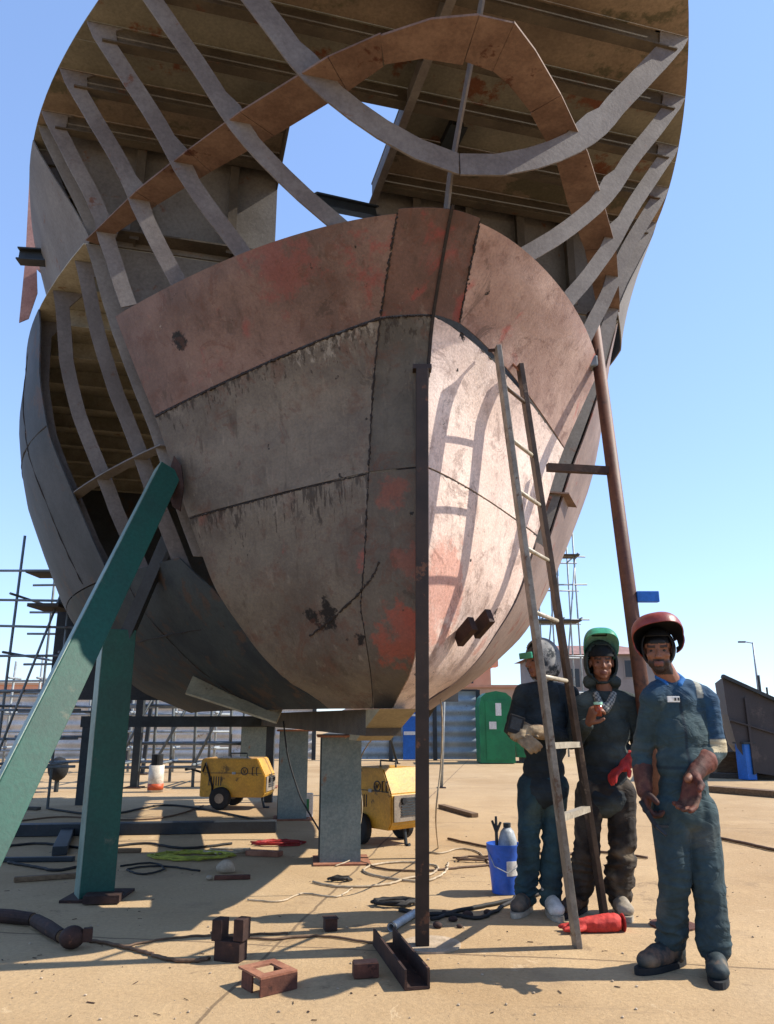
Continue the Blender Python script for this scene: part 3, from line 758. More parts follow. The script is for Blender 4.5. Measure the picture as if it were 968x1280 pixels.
def head(mb, c, fwd, neck, up=(0, 0, 1)):
    m, L = head_frame(c, fwd, up)
    e = lambda p, r, sub=3: mb.sphere(L(*p), r, m, sub)
    e((0, -.012, .04), (.074, .094, .082)); e((0, .022, -.012), (.064, .066, .085)); e((0, .035, -.07), (.047, .046, .04))
    e((0, .062, -.093), (.024, .022, .019)); e((0, .066, .052), (.05, .026, .03))
    mb.chain([L(-.045, .070, .026), L(0, .083, .028), L(.045, .070, .026)], [.010, .012, .010])
    mb.chain([L(0, .084, .018), L(0, .102, -.014), L(0, .108, -.026)], [.009, .0115, .0125])
    for s in (-1, 1):
        e((s*.013, .095, -.029), (.008, .009, .007)); e((s*.042, .056, -.018), (.021, .022, .02)); e((s*.079, -.01, -.002), (.011, .023, .033))
        e((s*.036, .03, -.055), (.024, .04, .034))
    mb.chain([L(-.022, .079, -.060), L(0, .090, -.056), L(.022, .079, -.060)], [.006, .008, .006])
    mb.chain([L(-.018, .079, -.070), L(0, .088, -.071), L(.018, .079, -.070)], [.006, .009, .006])
    mb.chain([L(0, -.02, -.05), V(neck)], [.058, .060])
    return m, L
def local(c, m, p): return m.transposed() @ (p-V(c))
def skin_col(c, m, base, beard=None, hair=None):
    lip = C('#643a33'); dark = C('#1d1512')
    def f(p):
        q = local(c, m, p); k = base
        if (p-V(c)).length > .19: return k
        if q.y > .03:
            if abs(q.z+.065) < .0125 and abs(q.x) < .025 and q.y > .066: k = mixc(k, lip, .8)
            if .020 < q.z-.1*abs(abs(q.x)-.03) < .036 and .012 < abs(q.x) < .055 and q.y > .05: k = mixc(k, dark, .85)
            if -.006 < q.z < .016 and .012 < abs(q.x) < .05 and q.y > .05: k = mixc(k, C('#5a3c30'), .45)   # darker tone over the eye sockets
        if beard:
            w_ = 0
            lipz = abs(q.z+.065) < .0135 and abs(q.x) < .024
            if q.y > -.005 and q.z < -.034 and not lipz and q.z > -.125:
                w_ = sstep(-q.z, .034, .056) if abs(q.x) > .03 else sstep(-q.z, .036, .042)
            if abs(q.x) > .05 and -.06 < q.z < .02 and -.02 < q.y < .045: w_ = max(w_, .7)
            k = mixc(k, beard, w_*.92)
        if hair and q.z > .045-.5*min(0, q.y-.03) : k = hair
        return k
    return f
def eyes(t_, L, dz=.006):
    for s in (-1, 1):
        m = MB(); m.sphere(L(s*.031, .069, dz), (.0125, .0115, .0085), None, 2)
        m.build('eye', 'eye', t_, True)
def ring_pts(c, rx, ry, z, n=20): return [V(c)+V((rx*math.cos(2*math.pi*k/n), ry*math.sin(2*math.pi*k/n), z)) for k in range(n)]
def shell_obj(name, mat, t_, c, r, m, keep, th=.006, sub=(40, 24), warp=None, inner=None):
    b = MB(); rows = []
    for j in range(sub[1]+1):
        ph = math.pi*j/sub[1]; row = []
        for i in range(sub[0]+1):
            a = 2*math.pi*i/sub[0]; q = V((math.sin(ph)*math.cos(a), math.sin(ph)*math.sin(a), math.cos(ph)))
            row.append(q)
        rows.append(row)
    vs = {}
    for j in range(sub[1]):
        for i in range(sub[0]):
            qs = [rows[j][i], rows[j][i+1], rows[j+1][i+1], rows[j+1][i]]
            qm = sum(qs, V((0, 0, 0)))/4
            if not keep(qm): continue
            f = []
            for q in qs:
                k = (round(q.x, 4), round(q.y, 4), round(q.z, 4))
                if k not in vs:
                    p = V((q.x*r[0], q.y*r[1], q.z*r[2]))
                    if warp: p = warp(p, q)
                    vs[k] = b.bm.verts.new(V(c)+m @ p)
                f.append(vs[k])
            f2 = []
            for x in f:
                if x not in f2: f2.append(x)
            if len(f2) > 2: b.face(f2)
    o = b.build(name, mat, t_, True); md = o.modifiers.new('thickness', 'SOLIDIFY'); md.thickness = th; md.offset = 1
    if inner:
        o.data.materials.append(M[inner]); md.material_offset = 1; md.material_offset_rim = 0
        md.offset = -1; 
    return o
def torso(mb, J, k=0, belly=1):                # overlapping volumes from pelvis to shoulders
    hc = (J['hl']+J['hr'])/2; sh = (J['sl']+J['sr'])/2; up = sh-hc; yw = J.get('yaw', Matrix.Identity(3))
    e = lambda f, r, dy=0: mb.sphere(hc+up*f+yw @ V((0, dy, 0)), (r[0]+k, r[1]+k, r[2]+k), yw, 3)
    e(-.04, (.155, .115, .12)); e(.18, (.145, .105, .13)); e(.42, (.142*belly, .108*belly, .15), -.005); e(.68, (.165, .115, .16), .0); e(.86, (.168, .098, .11), .01)
    mb.chain([J['sl'], sh+V((0, 0, .03)), J['sr']], [.062+k, .075+k, .062+k])
def leg(mb, h, kn, an, rs): mb.chain([h, h.lerp(kn, .5), kn, kn.lerp(an, .45), an], rs)
def arm(mb, s, e, wr, rs): mb.chain([s, s.lerp(e, .5), e, e.lerp(wr, .5), wr], rs)
def boot(t_, an, toe, mat, col, solec, sole_h=.03):
    an, toe = V(an), V(toe); d = V((toe.x-an.x, toe.y-an.y, 0)); L = d.length; d.normalize(); g_ = V((an.x, an.y, 0)); sd_ = d.cross(V((0, 0, 1)))
    rot = Matrix((sd_, d, V((0, 0, 1)))).transposed()
    m = MB()
    m.chain([V((an.x, an.y, .17)), g_+V((0, 0, .09))], [.062, .062])
    m.sphere(g_-d*.025+V((0, 0, .065)), (.050, .065, .06), rot, 3)
    m.sphere(g_+d*L*.45+V((0, 0, .065)), (.052, .12, .058), rot, 3)
    m.sphere(g_+d*L*.82+V((0, 0, .058)), (.056, .072, .045), rot, 3)
    me = fuse(m, .009, 2); folds(me, [(V((an.x, an.y, .13)), .08, .8)], .004, .003, an.x, 16)
    for v in me.vertices: v.co.z = max(v.co.z, .022)
    paint(me, lambda p: mixc(C(col), C('#8d7a60'), sstep(noise.noise(p*9), .05, .5)*.45))
    o = link('boot', me, mat, t_)
    s = MB(); n = 24; pl = []
    for k in range(n):
        a = 2*math.pi*k/n; yy = math.sin(a); wd = .050+.010*max(0, yy)-.004*max(0, -yy)
        pl.append(g_+d*(L*.42+yy*(L*.42+.10))+sd_*(math.cos(a)*wd)+V((0, 0, .002)))
    s.prism(pl, V((0, 0, sole_h))); 
    link('sole', s.mesh('sole'), solec, o)
    return o
def glove(t_, Wp, d, n, side, col, col2=None, s=1.18, r=.0125, curl=(20, 30, 25), cuff=None, cr=.05, name='glove', mat='leather', thumb=(.75, .5, .45)):
    m = MB(); hand(m, V(Wp), d, n, side, s, r, curl, .05, thumb)
    if cuff is not None: m.chain([V(Wp)-V(d).normalized()*-.02, V(Wp).lerp(V(cuff), .5), V(cuff)], [.040, .05, cr])
    me = fuse(m, .0065, 2); folds(me, [(V(Wp), .06, 1)], .004, .002, 3, 20)
    c1, c2 = C(col), C(col2 or col)
    paint(me, lambda p: mixc(c1, c2, sstep(noise.noise(p*16), -.1, .4)))
    return link(name, me, mat, t_)
SK = C('#80543d')

# --- the man on the right: blue and grey coverall, raised red-brown mask
Y3 = 4.40
def P3(u, v, dy=0): return yp(u, v, Y3+dy)
t3 = thing('person', 'bearded man in blue and grey coveralls with a raised red brown mask', 'person', V((P3(858, 1000).x, Y3, 0)), 'workers standing beside the ladder')
J = dict(hl=P3(838, 1012), hr=P3(873, 1012, .02), sl=P3(817, 876, .02), sr=P3(882, 877, .07),
         kl=P3(843, 1098, -.04), kr=P3(886, 1104, -.05), al=P3(838, 1168, .05), ar=P3(893, 1178, -.06),
         el=P3(802, 942, .06), er=P3(893, 940, .04), wl=P3(805, 985, -.03), wr=P3(866, 968, -.13))
J['yaw'] = Matrix.Rotation(R(14), 3, 'Z')
al_ = V((J['al'].x, J['al'].y, .10)); ar_ = V((J['ar'].x, J['ar'].y, .10))
hc3 = P3(823, 815, .0); f3 = V((-.38, -1, -.06)); nk3 = P3(838, 852, .05)
M['coverdark'] = pm('dark_teal_fabric', '#24373c', '#1c2b30', 8, None, rough=.9)
# body
m = MB(); hm, HL = head(m, hc3, f3, nk3); torso(m, J, -.045)
leg(m, J['hl'], J['kl'], al_, [.085, .072, .052, .052, .04]); leg(m, J['hr'], J['kr'], ar_, [.085, .072, .052, .052, .04])
arm(m, J['sl'], J['el'], J['wl'], [.05, .045, .036, .034, .027]); arm(m, J['sr'], J['er'], J['wr'], [.05, .045, .036, .034, .027])
m.chain([nk3, (J['sl']+J['sr'])/2], [.055, .07])
for w_, e_ in (('wl', 'el'), ('wr', 'er')): m.chain([J[w_], J[w_]+(J[w_]-J[e_]).normalized()*.06], [.027, .02])
for a_ in (al_, ar_): m.chain([a_, V((a_.x, a_.y, .06))], [.04, .038])
me = fuse(m, .0058, 2); paint(me, skin_col(hc3, hm, SK, C('#17110e'), C('#120f0e')))
link('body', me, 'skinmask', t3); eyes(t3, HL)
# coverall
m = MB(); torso(m, J, -.002, 1.08)
leg(m, J['hl'], J['kl'], V((al_.x, al_.y, .12)), [.102, .092, .078, .074, .074]); leg(m, J['hr'], J['kr'], V((ar_.x, ar_.y, .12)), [.102, .094, .080, .077, .078])
arm(m, J['sl'], J['el'], J['el'].lerp(J['wl'], .62), [.070, .062, .056, .052, .048]); arm(m, J['sr'], J['er'], J['er'].lerp(J['wr'], .55), [.072, .070, .064, .058, .054])
m.chain([nk3+V((0, 0.005, -.02)), (J['sl']+J['sr'])/2+V((0, 0, .0))], [.072, .10])
for q in ('sl', 'sr'): m.chain([nk3+V((0, .01, -.03)), nk3.lerp(J[q], .5)+V((0, 0, .0)), J[q]], [.066, .072, .078])
me = fuse(m, .0085, 3)
jl = [(J['kl'], .12, 1), (J['kr'], .12, 1), (V((al_.x, al_.y, .16)), .13, 2), (V((ar_.x, ar_.y, .16)), .13, 2), (J['er'], .1, 1.4), (J['el'], .1, 1.2), ((J['hl']+J['hr'])/2, .14, .8), (P3(855, 950), .12, .7)]
folds(me, jl, .008, .006, 1.3)
blue, grey, dusk = C('#1b3a52'), C('#2d3e41'), C('#27353a')
shz = (J['sl'].z+J['sr'].z)/2
# shoulder and arm tapes follow the limb: distance along it
def cov(p):
    k = mixc(grey, blue, sstep(p.z+.07*noise.noise(p*4)+.35*(p.x-J['sr'].x), shz-.16, shz+.02))
    ea = (p-J['sr']).dot((J['er']-J['sr']).normalized()); off = (p-J['sr']-(J['er']-J['sr']).normalized()*ea).length
    if off < .10 and p.x > J['sr'].x-.03:
        L_ = (J['er']-J['sr']).length
        if ea > -.05 and ea < L_*.80: k = mixc(k, blue, .8)
        if L_*.78 < ea < L_*1.02: k = C('#a89a7c')
    if abs(p.x-(J['sr'].x-.055)) < .018 and p.z > shz+.02: k = C('#8d8c80')
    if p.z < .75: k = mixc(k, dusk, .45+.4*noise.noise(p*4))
    if abs(p.x-((J['sl'].x+J['sr'].x)/2-.03)) < .008 and .95 < p.z < shz+.02 and p.y < J['sl'].y: k = mixc(k, C('#14202a'), .75)
    q_ = (p.x-(J['hr'].x+.045), p.z-.93)
    if p.y < J['hr'].y and abs(p.z-.985) < .007: k = mixc(k, C('#1b252b'), .7)
    return mixc(k, C('#6f6a5c'), sstep(noise.noise(p*5+V((3, 1, 0))), .15, .6)*.28)
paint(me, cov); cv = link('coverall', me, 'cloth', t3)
m = MB(); m.chain([nk3+V((-.045, -.055, -.02)), nk3+V((-.068, -.01, .025)), nk3+V((-.03, .055, .045)), nk3+V((.05, .04, .035)), nk3+V((.058, -.02, .01)), nk3+V((.03, -.055, -.02))], [.018, .022, .024, .024, .022, .018], 8)
me = fuse(m, .007, 2); paint(me, lambda p: C('#23598f')); link('collar', me, 'cloth', t3)
bc = yp(842, 874, Y3-.115)
m = MB(); m.box(bc, (.075, .006, .032), Matrix.Rotation(R(14), 3, 'Z'), .002); bd = m.build('chest_badge', 'white', t3)
for k in range(4):
    m = MB(); m.box(bc+V((-.024+.016*k, -.0045-.004*k+.006, 0)), (.009, .004, .016), Matrix.Rotation(R(14), 3, 'Z')); m.build('badge_letter', 'fpost', bd)
for k, (a_, e_) in enumerate(((J['al'], P3(829, 1192, -.2)), (J['ar'], P3(898, 1215, -.26)))):
    boot(t3, V((a_.x, a_.y, 0)), V((a_.x, a_.y, 0))+V(((-.18, -.11, 0) if k == 0 else (-.07, -.19, 0))), 'leather', '#1e2a2d', 'black')
glove(t3, J['wr'], (-.28, -.25, -.95), (-.75, -.5, .1), -1, '#5d3024', '#3d211a', 1.35, .0155, (18, 24, 20), J['er'].lerp(J['wr'], .42), .066)
glove(t3, J['wl'], (-.05, -.25, -.95), (1, -.2, 0), 1, '#4d2a20', '#2f1b16', 1.2, .0135, (40, 50, 40), J['el'].lerp(J['wl'], .45), .055)
# welding mask pushed up on the forehead
mm_ = hm @ Matrix.Rotation(R(22), 3, 'X') @ Matrix.Rotation(R(10), 3, 'Y')
sq = lambda e, rr: (lambda p, q: V([math.copysign(abs(x)**e, x)*y for x, y in zip(q, rr)]))
shell_obj('welding_mask', 'maskred', t3, HL(-.008, .075, .085), (.140, .185, .105), mm_, lambda q: q.z > (-.05 if q.y > -.2 else -.5) and not (q.y < -.75), .006, inner='maskin', warp=sq(.8, (.140, .185, .105)))
shell_obj('hood', 'maskin', t3, HL(0, -.012, .022), (.088, .108, .105), hm, lambda q: q.y < .42 or q.z > .62, .008)
# pliers in his right hand: a thing of its own
pl_ = J['wl']+V((-.01, -.07, -.13))
t_ = thing('electrode_holder', 'small black electrode holder gripped in the gloved hand of the man in coveralls', 'tool', pl_)
m = MB(); m.bar(pl_+V((-.03, .02, .07)), pl_+V((.02, -.05, -.05)), .022, .022, (0, 1, 0), .005); m.build('handle', 'black', t_)
m = MB(); m.bar(pl_+V((.02, -.05, -.045)), pl_+V((.06, -.08, -.085)), .014, .026, (0, 1, 0)); m.bar(pl_+V((.02, -.05, -.045)), pl_+V((.075, -.07, -.045)), .012, .02, (0, 1, 0)); m.build('jaw', 'dark_steel', t_)

# --- the man in the middle: dark hooded jacket, green mask up, glass in hand
Y2 = 5.56
def P2(u, v, dy=0): return yp(u, v, Y2+dy)
t2 = thing('person', 'man in a dark hooded jacket, green mask raised, holding a small glass', 'person', V((P2(752, 1000).x, Y2, 0)), 'workers standing beside the ladder')
J2 = dict(hl=P2(738, 990), hr=P2(776, 990), sl=P2(727, 882), sr=P2(789, 880, .03), kl=P2(733, 1068, -.04), kr=P2(779, 1066, -.04),
          al=P2(724, 1128, .04), ar=P2(773, 1120, .02), el=P2(718, 925, .02), er=P2(802, 932, .03), wl=P2(736, 904, -.20), wr=P2(782, 956, -.08))
J2['yaw'] = Matrix.Rotation(R(4), 3, 'Z')
al_ = V((J2['al'].x, J2['al'].y, .10)); ar_ = V((J2['ar'].x, J2['ar'].y, .10))
hc2 = P2(752, 829, -.02); f2 = V((-.12, -1, -.05)); nk2 = P2(756, 868, .03)
m = MB(); hm2, HL2 = head(m, hc2, f2, nk2); torso(m, J2, -.035)
leg(m, J2['hl'], J2['kl'], al_, [.085, .072, .052, .052, .04]); leg(m, J2['hr'], J2['kr'], ar_, [.085, .072, .052, .052, .04])
arm(m, J2['sl'], J2['el'], J2['wl'], [.05, .045, .036, .034, .027]); arm(m, J2['sr'], J2['er'], J2['wr'], [.05, .045, .036, .034, .027])
m.chain([nk2, (J2['sl']+J2['sr'])/2], [.055, .08])
hand(m, J2['wl'], (.25, -.45, .80), (.80, .25, -.1), -1, 1.05, .0115, (45, 55, 40), .03, (.55, .6, .7))
for a_ in (al_, ar_): m.chain([a_, V((a_.x, a_.y, .06))], [.04, .038])
me = fuse(m, .0058, 2); paint(me, skin_col(hc2, hm2, C('#7a503b'), None, C('#120f0e'))); link('body', me, 'skinmask', t2); eyes(t2, HL2)
m = MB(); torso(m, J2, .008, 1.05)
arm(m, J2['sl'], J2['el'], J2['el'].lerp(J2['wl'], .86), [.074, .066, .060, .054, .047]); arm(m, J2['sr'], J2['er'], J2['er'].lerp(J2['wr'], .8), [.076, .070, .063, .056, .048])
hc_ = (J2['hl']+J2['hr'])/2
m.sphere(hc_+V((0, 0, -.04)), (.172, .132, .13), None, 3); m.chain([nk2+V((0, .02, -.035)), (J2['sl']+J2['sr'])/2], [.078, .11])
for q in ('sl', 'sr'): m.chain([nk2+V((0, .02, -.02)), nk2.lerp(J2[q], .5), J2[q]], [.066, .072, .075])
m.chain([HL2(-.07, .0, -.125), HL2(-.085, -.03, -.13), HL2(-.05, -.08, -.12), HL2(.05, -.08, -.12), HL2(.085, -.03, -.13), HL2(.07, .0, -.125)], [.034, .05, .055, .055, .05, .034])
me = fuse(m, .0085, 3); folds(me, [(J2['el'], .1, 1.4), (J2['er'], .1, 1.4), (hc_+V((0, -.1, .02)), .16, 1), (P2(757, 930, -.1), .15, .8)], .008, .006, 4.1)
jk = C('#2c3432')
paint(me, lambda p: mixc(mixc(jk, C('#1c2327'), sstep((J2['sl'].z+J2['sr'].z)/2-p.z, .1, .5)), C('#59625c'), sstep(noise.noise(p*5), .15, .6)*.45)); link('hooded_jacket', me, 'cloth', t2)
m = MB(); leg(m, J2['hl'], J2['kl'], V((al_.x, al_.y, .13)), [.102, .090, .078, .080, .074]); leg(m, J2['hr'], J2['kr'], V((ar_.x, ar_.y, .12)), [.104, .094, .082, .088, .084])
m.sphere(hc_, (.16, .125, .12), None, 3)
me = fuse(m, .0085, 3); folds(me, [(J2['kl'], .14, 1.4), (J2['kr'], .14, 1.4), (V((al_.x, al_.y, .2)), .16, 2), (V((ar_.x, ar_.y, .2)), .18, 2.2)], .009, .007, 7.7)
paint(me, lambda p: mixc(mixc(C('#3a332b'), C('#221d19'), sstep(noise.noise(p*7), -.1, .25)), C('#6b5e4b'), sstep(noise.noise(p*9+V((4, 0, 0))), .2, .55)*.7)); link('trousers', me, 'cloth', t2)
# checked shirt at the collar
m = MB(); m.chain([P2(745, 868, -.055), P2(750, 880, -.085), P2(757, 887, -.10), P2(763, 878, -.085), P2(767, 868, -.055)], [.024, .028, .03, .028, .024], 8)
me = fuse(m, .006, 2); paint(me, lambda p: C('#8d8d86') if (int(math.floor(p.x*70))+int(math.floor(p.z*70))) % 2 else C('#4a4f50')); link('shirt', me, 'cloth', t2)
boot(t2, V((al_.x, al_.y, 0)), V((al_.x, al_.y, 0))+V((-.13, -.15, 0)), 'leather', '#2a2520', 'black')
boot(t2, V((ar_.x, ar_.y, 0)), V((ar_.x, ar_.y, 0))+V((-.01, -.20, 0)), 'leather', '#8d8271', 'rung')
glove(t2, J2['wr'], (-.75, -.45, -.35), (-.1, -.2, -1), 1, '#b3302b', '#8d2522', 1.15, .0135, (14, 20, 18), J2['er'].lerp(J2['wr'], .62), .055)
M['jk'] = pm('dark_green_grey_fabric', '#363f3c', '#2a3230', 8, '#59625c', 12, .6, .9)
M['navy'] = pm('dark_navy_fabric', '#1d2529', '#161c20', 8, '#39434a', 12, .62, .9)
M['wrap'] = pm('pale_grey_fabric', '#a7a59f', '#5d5f60', 5, '#33383b', 7, .5, .9)
M['capdark'] = pm('black_knit_cap', '#17191a', '#0f1011', 20, None, rough=.95)
shell_obj('hood', 'jk', t2, HL2(0, -.030, .004), (.108, .130, .150), hm2, lambda q: (q.y < .45 or q.z > .80) and q.z > -.95, .012)
shell_obj('cap', 'capdark', t2, HL2(0, .0, .045), (.083, .106, .082), hm2, lambda q: q.z > -.05, .005)
mg = hm2 @ Matrix.Rotation(R(48), 3, 'X')
ctr = HL2(0, .06, .135)
shell_obj('welding_mask', 'maskgreen', t2, HL2(0, .045, .105), (.122, .135, .125), mg, lambda q: q.z > -.05 and q.y > -.8, .005, inner='lens', warp=sq(.72, (.122, .135, .125)))
m = MB()
for a_, b_ in (((-.05, .02), (.05, .02)), ((.05, .02), (.05, .07)), ((.05, .07), (-.05, .07)), ((-.05, .07), (-.05, .02))):
    q = [V((HL2(0, .045, .105)))+mg @ V((x, y, .112)) for x, y in (a_, b_)]
    m.bar(q[0], q[1], .010, .008, mg @ V((0, 0, 1)))
m.build('lens_frame', 'fpost', t2)
gl_ = J2['wl']+V((.055, -.065, .085))
t_ = thing('tea_glass', 'small glass of red tea held up by the man in the dark hooded jacket', 'glass', gl_-V((0, 0, .04)))
m = MB(); m.tube([gl_-V((0, 0, .04)), gl_+V((0, 0, .035))], [.022, .027], 18); m.build('drink', 'tea', t_, True)
m = MB(); m.tube([gl_+V((0, 0, .0351)), gl_+V((0, 0, .052))], [.0275, .029], 18, False); m.build('rim', 'lens', t_, True, solid=.002)

# --- the man behind the ladder: navy jacket, grey hood, head turned away to the left
Y1 = 5.62
def P1(u, v, dy=0): return yp(u, v, Y1+dy)
t1 = thing('person', 'man in a navy jacket and grey head wrap standing behind the ladder with tan gloves', 'person', V((P1(675, 1000).x, Y1, 0)), 'workers standing beside the ladder')
J1 = dict(hl=P1(664, 982), hr=P1(694, 982, .02), sl=P1(655, 868, -.04), sr=P1(711, 868, .06), kl=P1(661, 1056, -.05), kr=P1(691, 1056, -.03),
          al=P1(657, 1106, .02), ar=P1(688, 1116, -.04), el=P1(641, 912, -.02), er=P1(716, 925, .03), wl=P1(648, 920, -.24), wr=P1(668, 913, -.25))
J1['yaw'] = Matrix.Rotation(R(20), 3, 'Z')
al_ = V((J1['al'].x, J1['al'].y, .10)); ar_ = V((J1['ar'].x, J1['ar'].y, .10))
hc1 = P1(674, 826, -.02); f1 = V((-1, -.42, -.12)); nk1 = P1(683, 862, .03)
m = MB(); hm1, HL1 = head(m, hc1, f1, nk1); torso(m, J1, -.035)
leg(m, J1['hl'], J1['kl'], al_, [.085, .072, .052, .052, .04]); leg(m, J1['hr'], J1['kr'], ar_, [.085, .072, .052, .052, .04])
arm(m, J1['sl'], J1['el'], J1['wl'], [.05, .045, .036, .034, .027]); arm(m, J1['sr'], J1['er'], J1['wr'], [.05, .045, .036, .034, .027])
m.chain([nk1, (J1['sl']+J1['sr'])/2], [.055, .08])
for a_ in (al_, ar_): m.chain([a_, V((a_.x, a_.y, .06))], [.04, .038])
me = fuse(m, .006, 2); paint(me, skin_col(hc1, hm1, SK, None, C('#120f0e'))); link('body', me, 'skinmask', t1); eyes(t1, HL1)
sh1 = (J1['sl'].z+J1['sr'].z)/2; hc_ = (J1['hl']+J1['hr'])/2
m = MB(); torso(m, J1, .006, 1.05)
arm(m, J1['sl'], J1['el'], J1['el'].lerp(J1['wl'], .80), [.072, .064, .058, .052, .046]); arm(m, J1['sr'], J1['er'], J1['er'].lerp(J1['wr'], .82), [.074, .067, .060, .053, .046])
m.sphere(hc_+V((0, 0, -.03)), (.172, .132, .13), None, 3); m.chain([nk1+V((0, .01, -.035)), (J1['sl']+J1['sr'])/2], [.078, .11])
for q in ('sl', 'sr'): m.chain([nk1+V((0, .01, -.02)), nk1.lerp(J1[q], .5), J1[q]], [.066, .072, .075])
me = fuse(m, .0085, 3); folds(me, [(J1['el'], .1, 1.4), (J1['er'], .1, 1.4), (hc_+V((0, -.1, .05)), .16, 1)], .008, .006, 14.1)
paint(me, lambda p: mixc(C('#1c2428'), C('#2d383e'), sstep(noise.noise(p*6), 0, .5)*.6)); link('jacket', me, 'cloth', t1)
m = MB(); leg(m, J1['hl'], J1['kl'], V((al_.x, al_.y, .09)), [.098, .084, .070, .068, .068]); leg(m, J1['hr'], J1['kr'], V((ar_.x, ar_.y, .09)), [.098, .084, .070, .068, .068])
m.sphere(hc_, (.155, .12, .12), None, 3)
me = fuse(m, .0085, 3); folds(me, [(J1['kl'], .14, 1.2), (J1['kr'], .14, 1.2), (V((al_.x, al_.y, .15)), .14, 2), (V((ar_.x, ar_.y, .15)), .14, 2)], .008, .006, 17.7)
paint(me, lambda p: mixc(mixc(C('#243c42'), C('#182a31'), sstep(noise.noise(p*5), -.1, .3)), C('#465449'), sstep(noise.noise(p*4+V((4, 0, 0))), .1, .5)*.6)); link('jeans', me, 'cloth', t1)
boot(t1, V((al_.x, al_.y, 0)), V((al_.x, al_.y, 0))+V((-.09, -.17, 0)), 'leather', '#3a3a38', 'rung')
boot(t1, V((ar_.x, ar_.y, 0)), V((ar_.x, ar_.y, 0))+V((.0, -.20, 0)), 'leather', '#b5b0a6', 'rung')
glove(t1, J1['wl'], (.35, -.6, -.25), (.5, .2, -.5), 1, '#8d7a5f', '#6d5d48', 1.15, .0125, (25, 35, 30), J1['el'].lerp(J1['wl'], .72), .05)
glove(t1, J1['wr'], (-.75, -.25, -.05), (-.1, .9, -.3), -1, '#9a8668', '#77664e', 1.15, .0125, (25, 35, 30), J1['er'].lerp(J1['wr'], .78), .05)
shell_obj('hood', 'wrap', t1, HL1(0, -.03, .0), (.106, .132, .152), hm1, lambda q: (q.y < .52 or q.z > .86) and q.z > -.95, .012)
m = MB(); m.box(HL1(0, .105, .045), (.15, .02, .045), hm1, .006); m.build('goggles', 'maskgreen', t1)
hd = J1['wl']+V((-.02, -.03, .075))
t_ = thing('phone', 'small black handheld box held in the tan gloves of the man behind the ladder', 'phone', hd)
m = MB(); m.box(hd, (.10, .04, .12), Matrix.Rotation(.3, 3, 'Y'), .006); m.build('case', 'black', t_)
m = MB(); m.box(hd+V((0, -.021, .005)), (.07, .003, .08), Matrix.Rotation(.3, 3, 'Y')); m.build('screen', 'glass', t_)

# ------------------------------------------------------------------ yard
def on(u, v): p = gp(u, v); p.z = 0; return p
def rotz(d): return Matrix.Rotation(R(d), 3, 'Z')
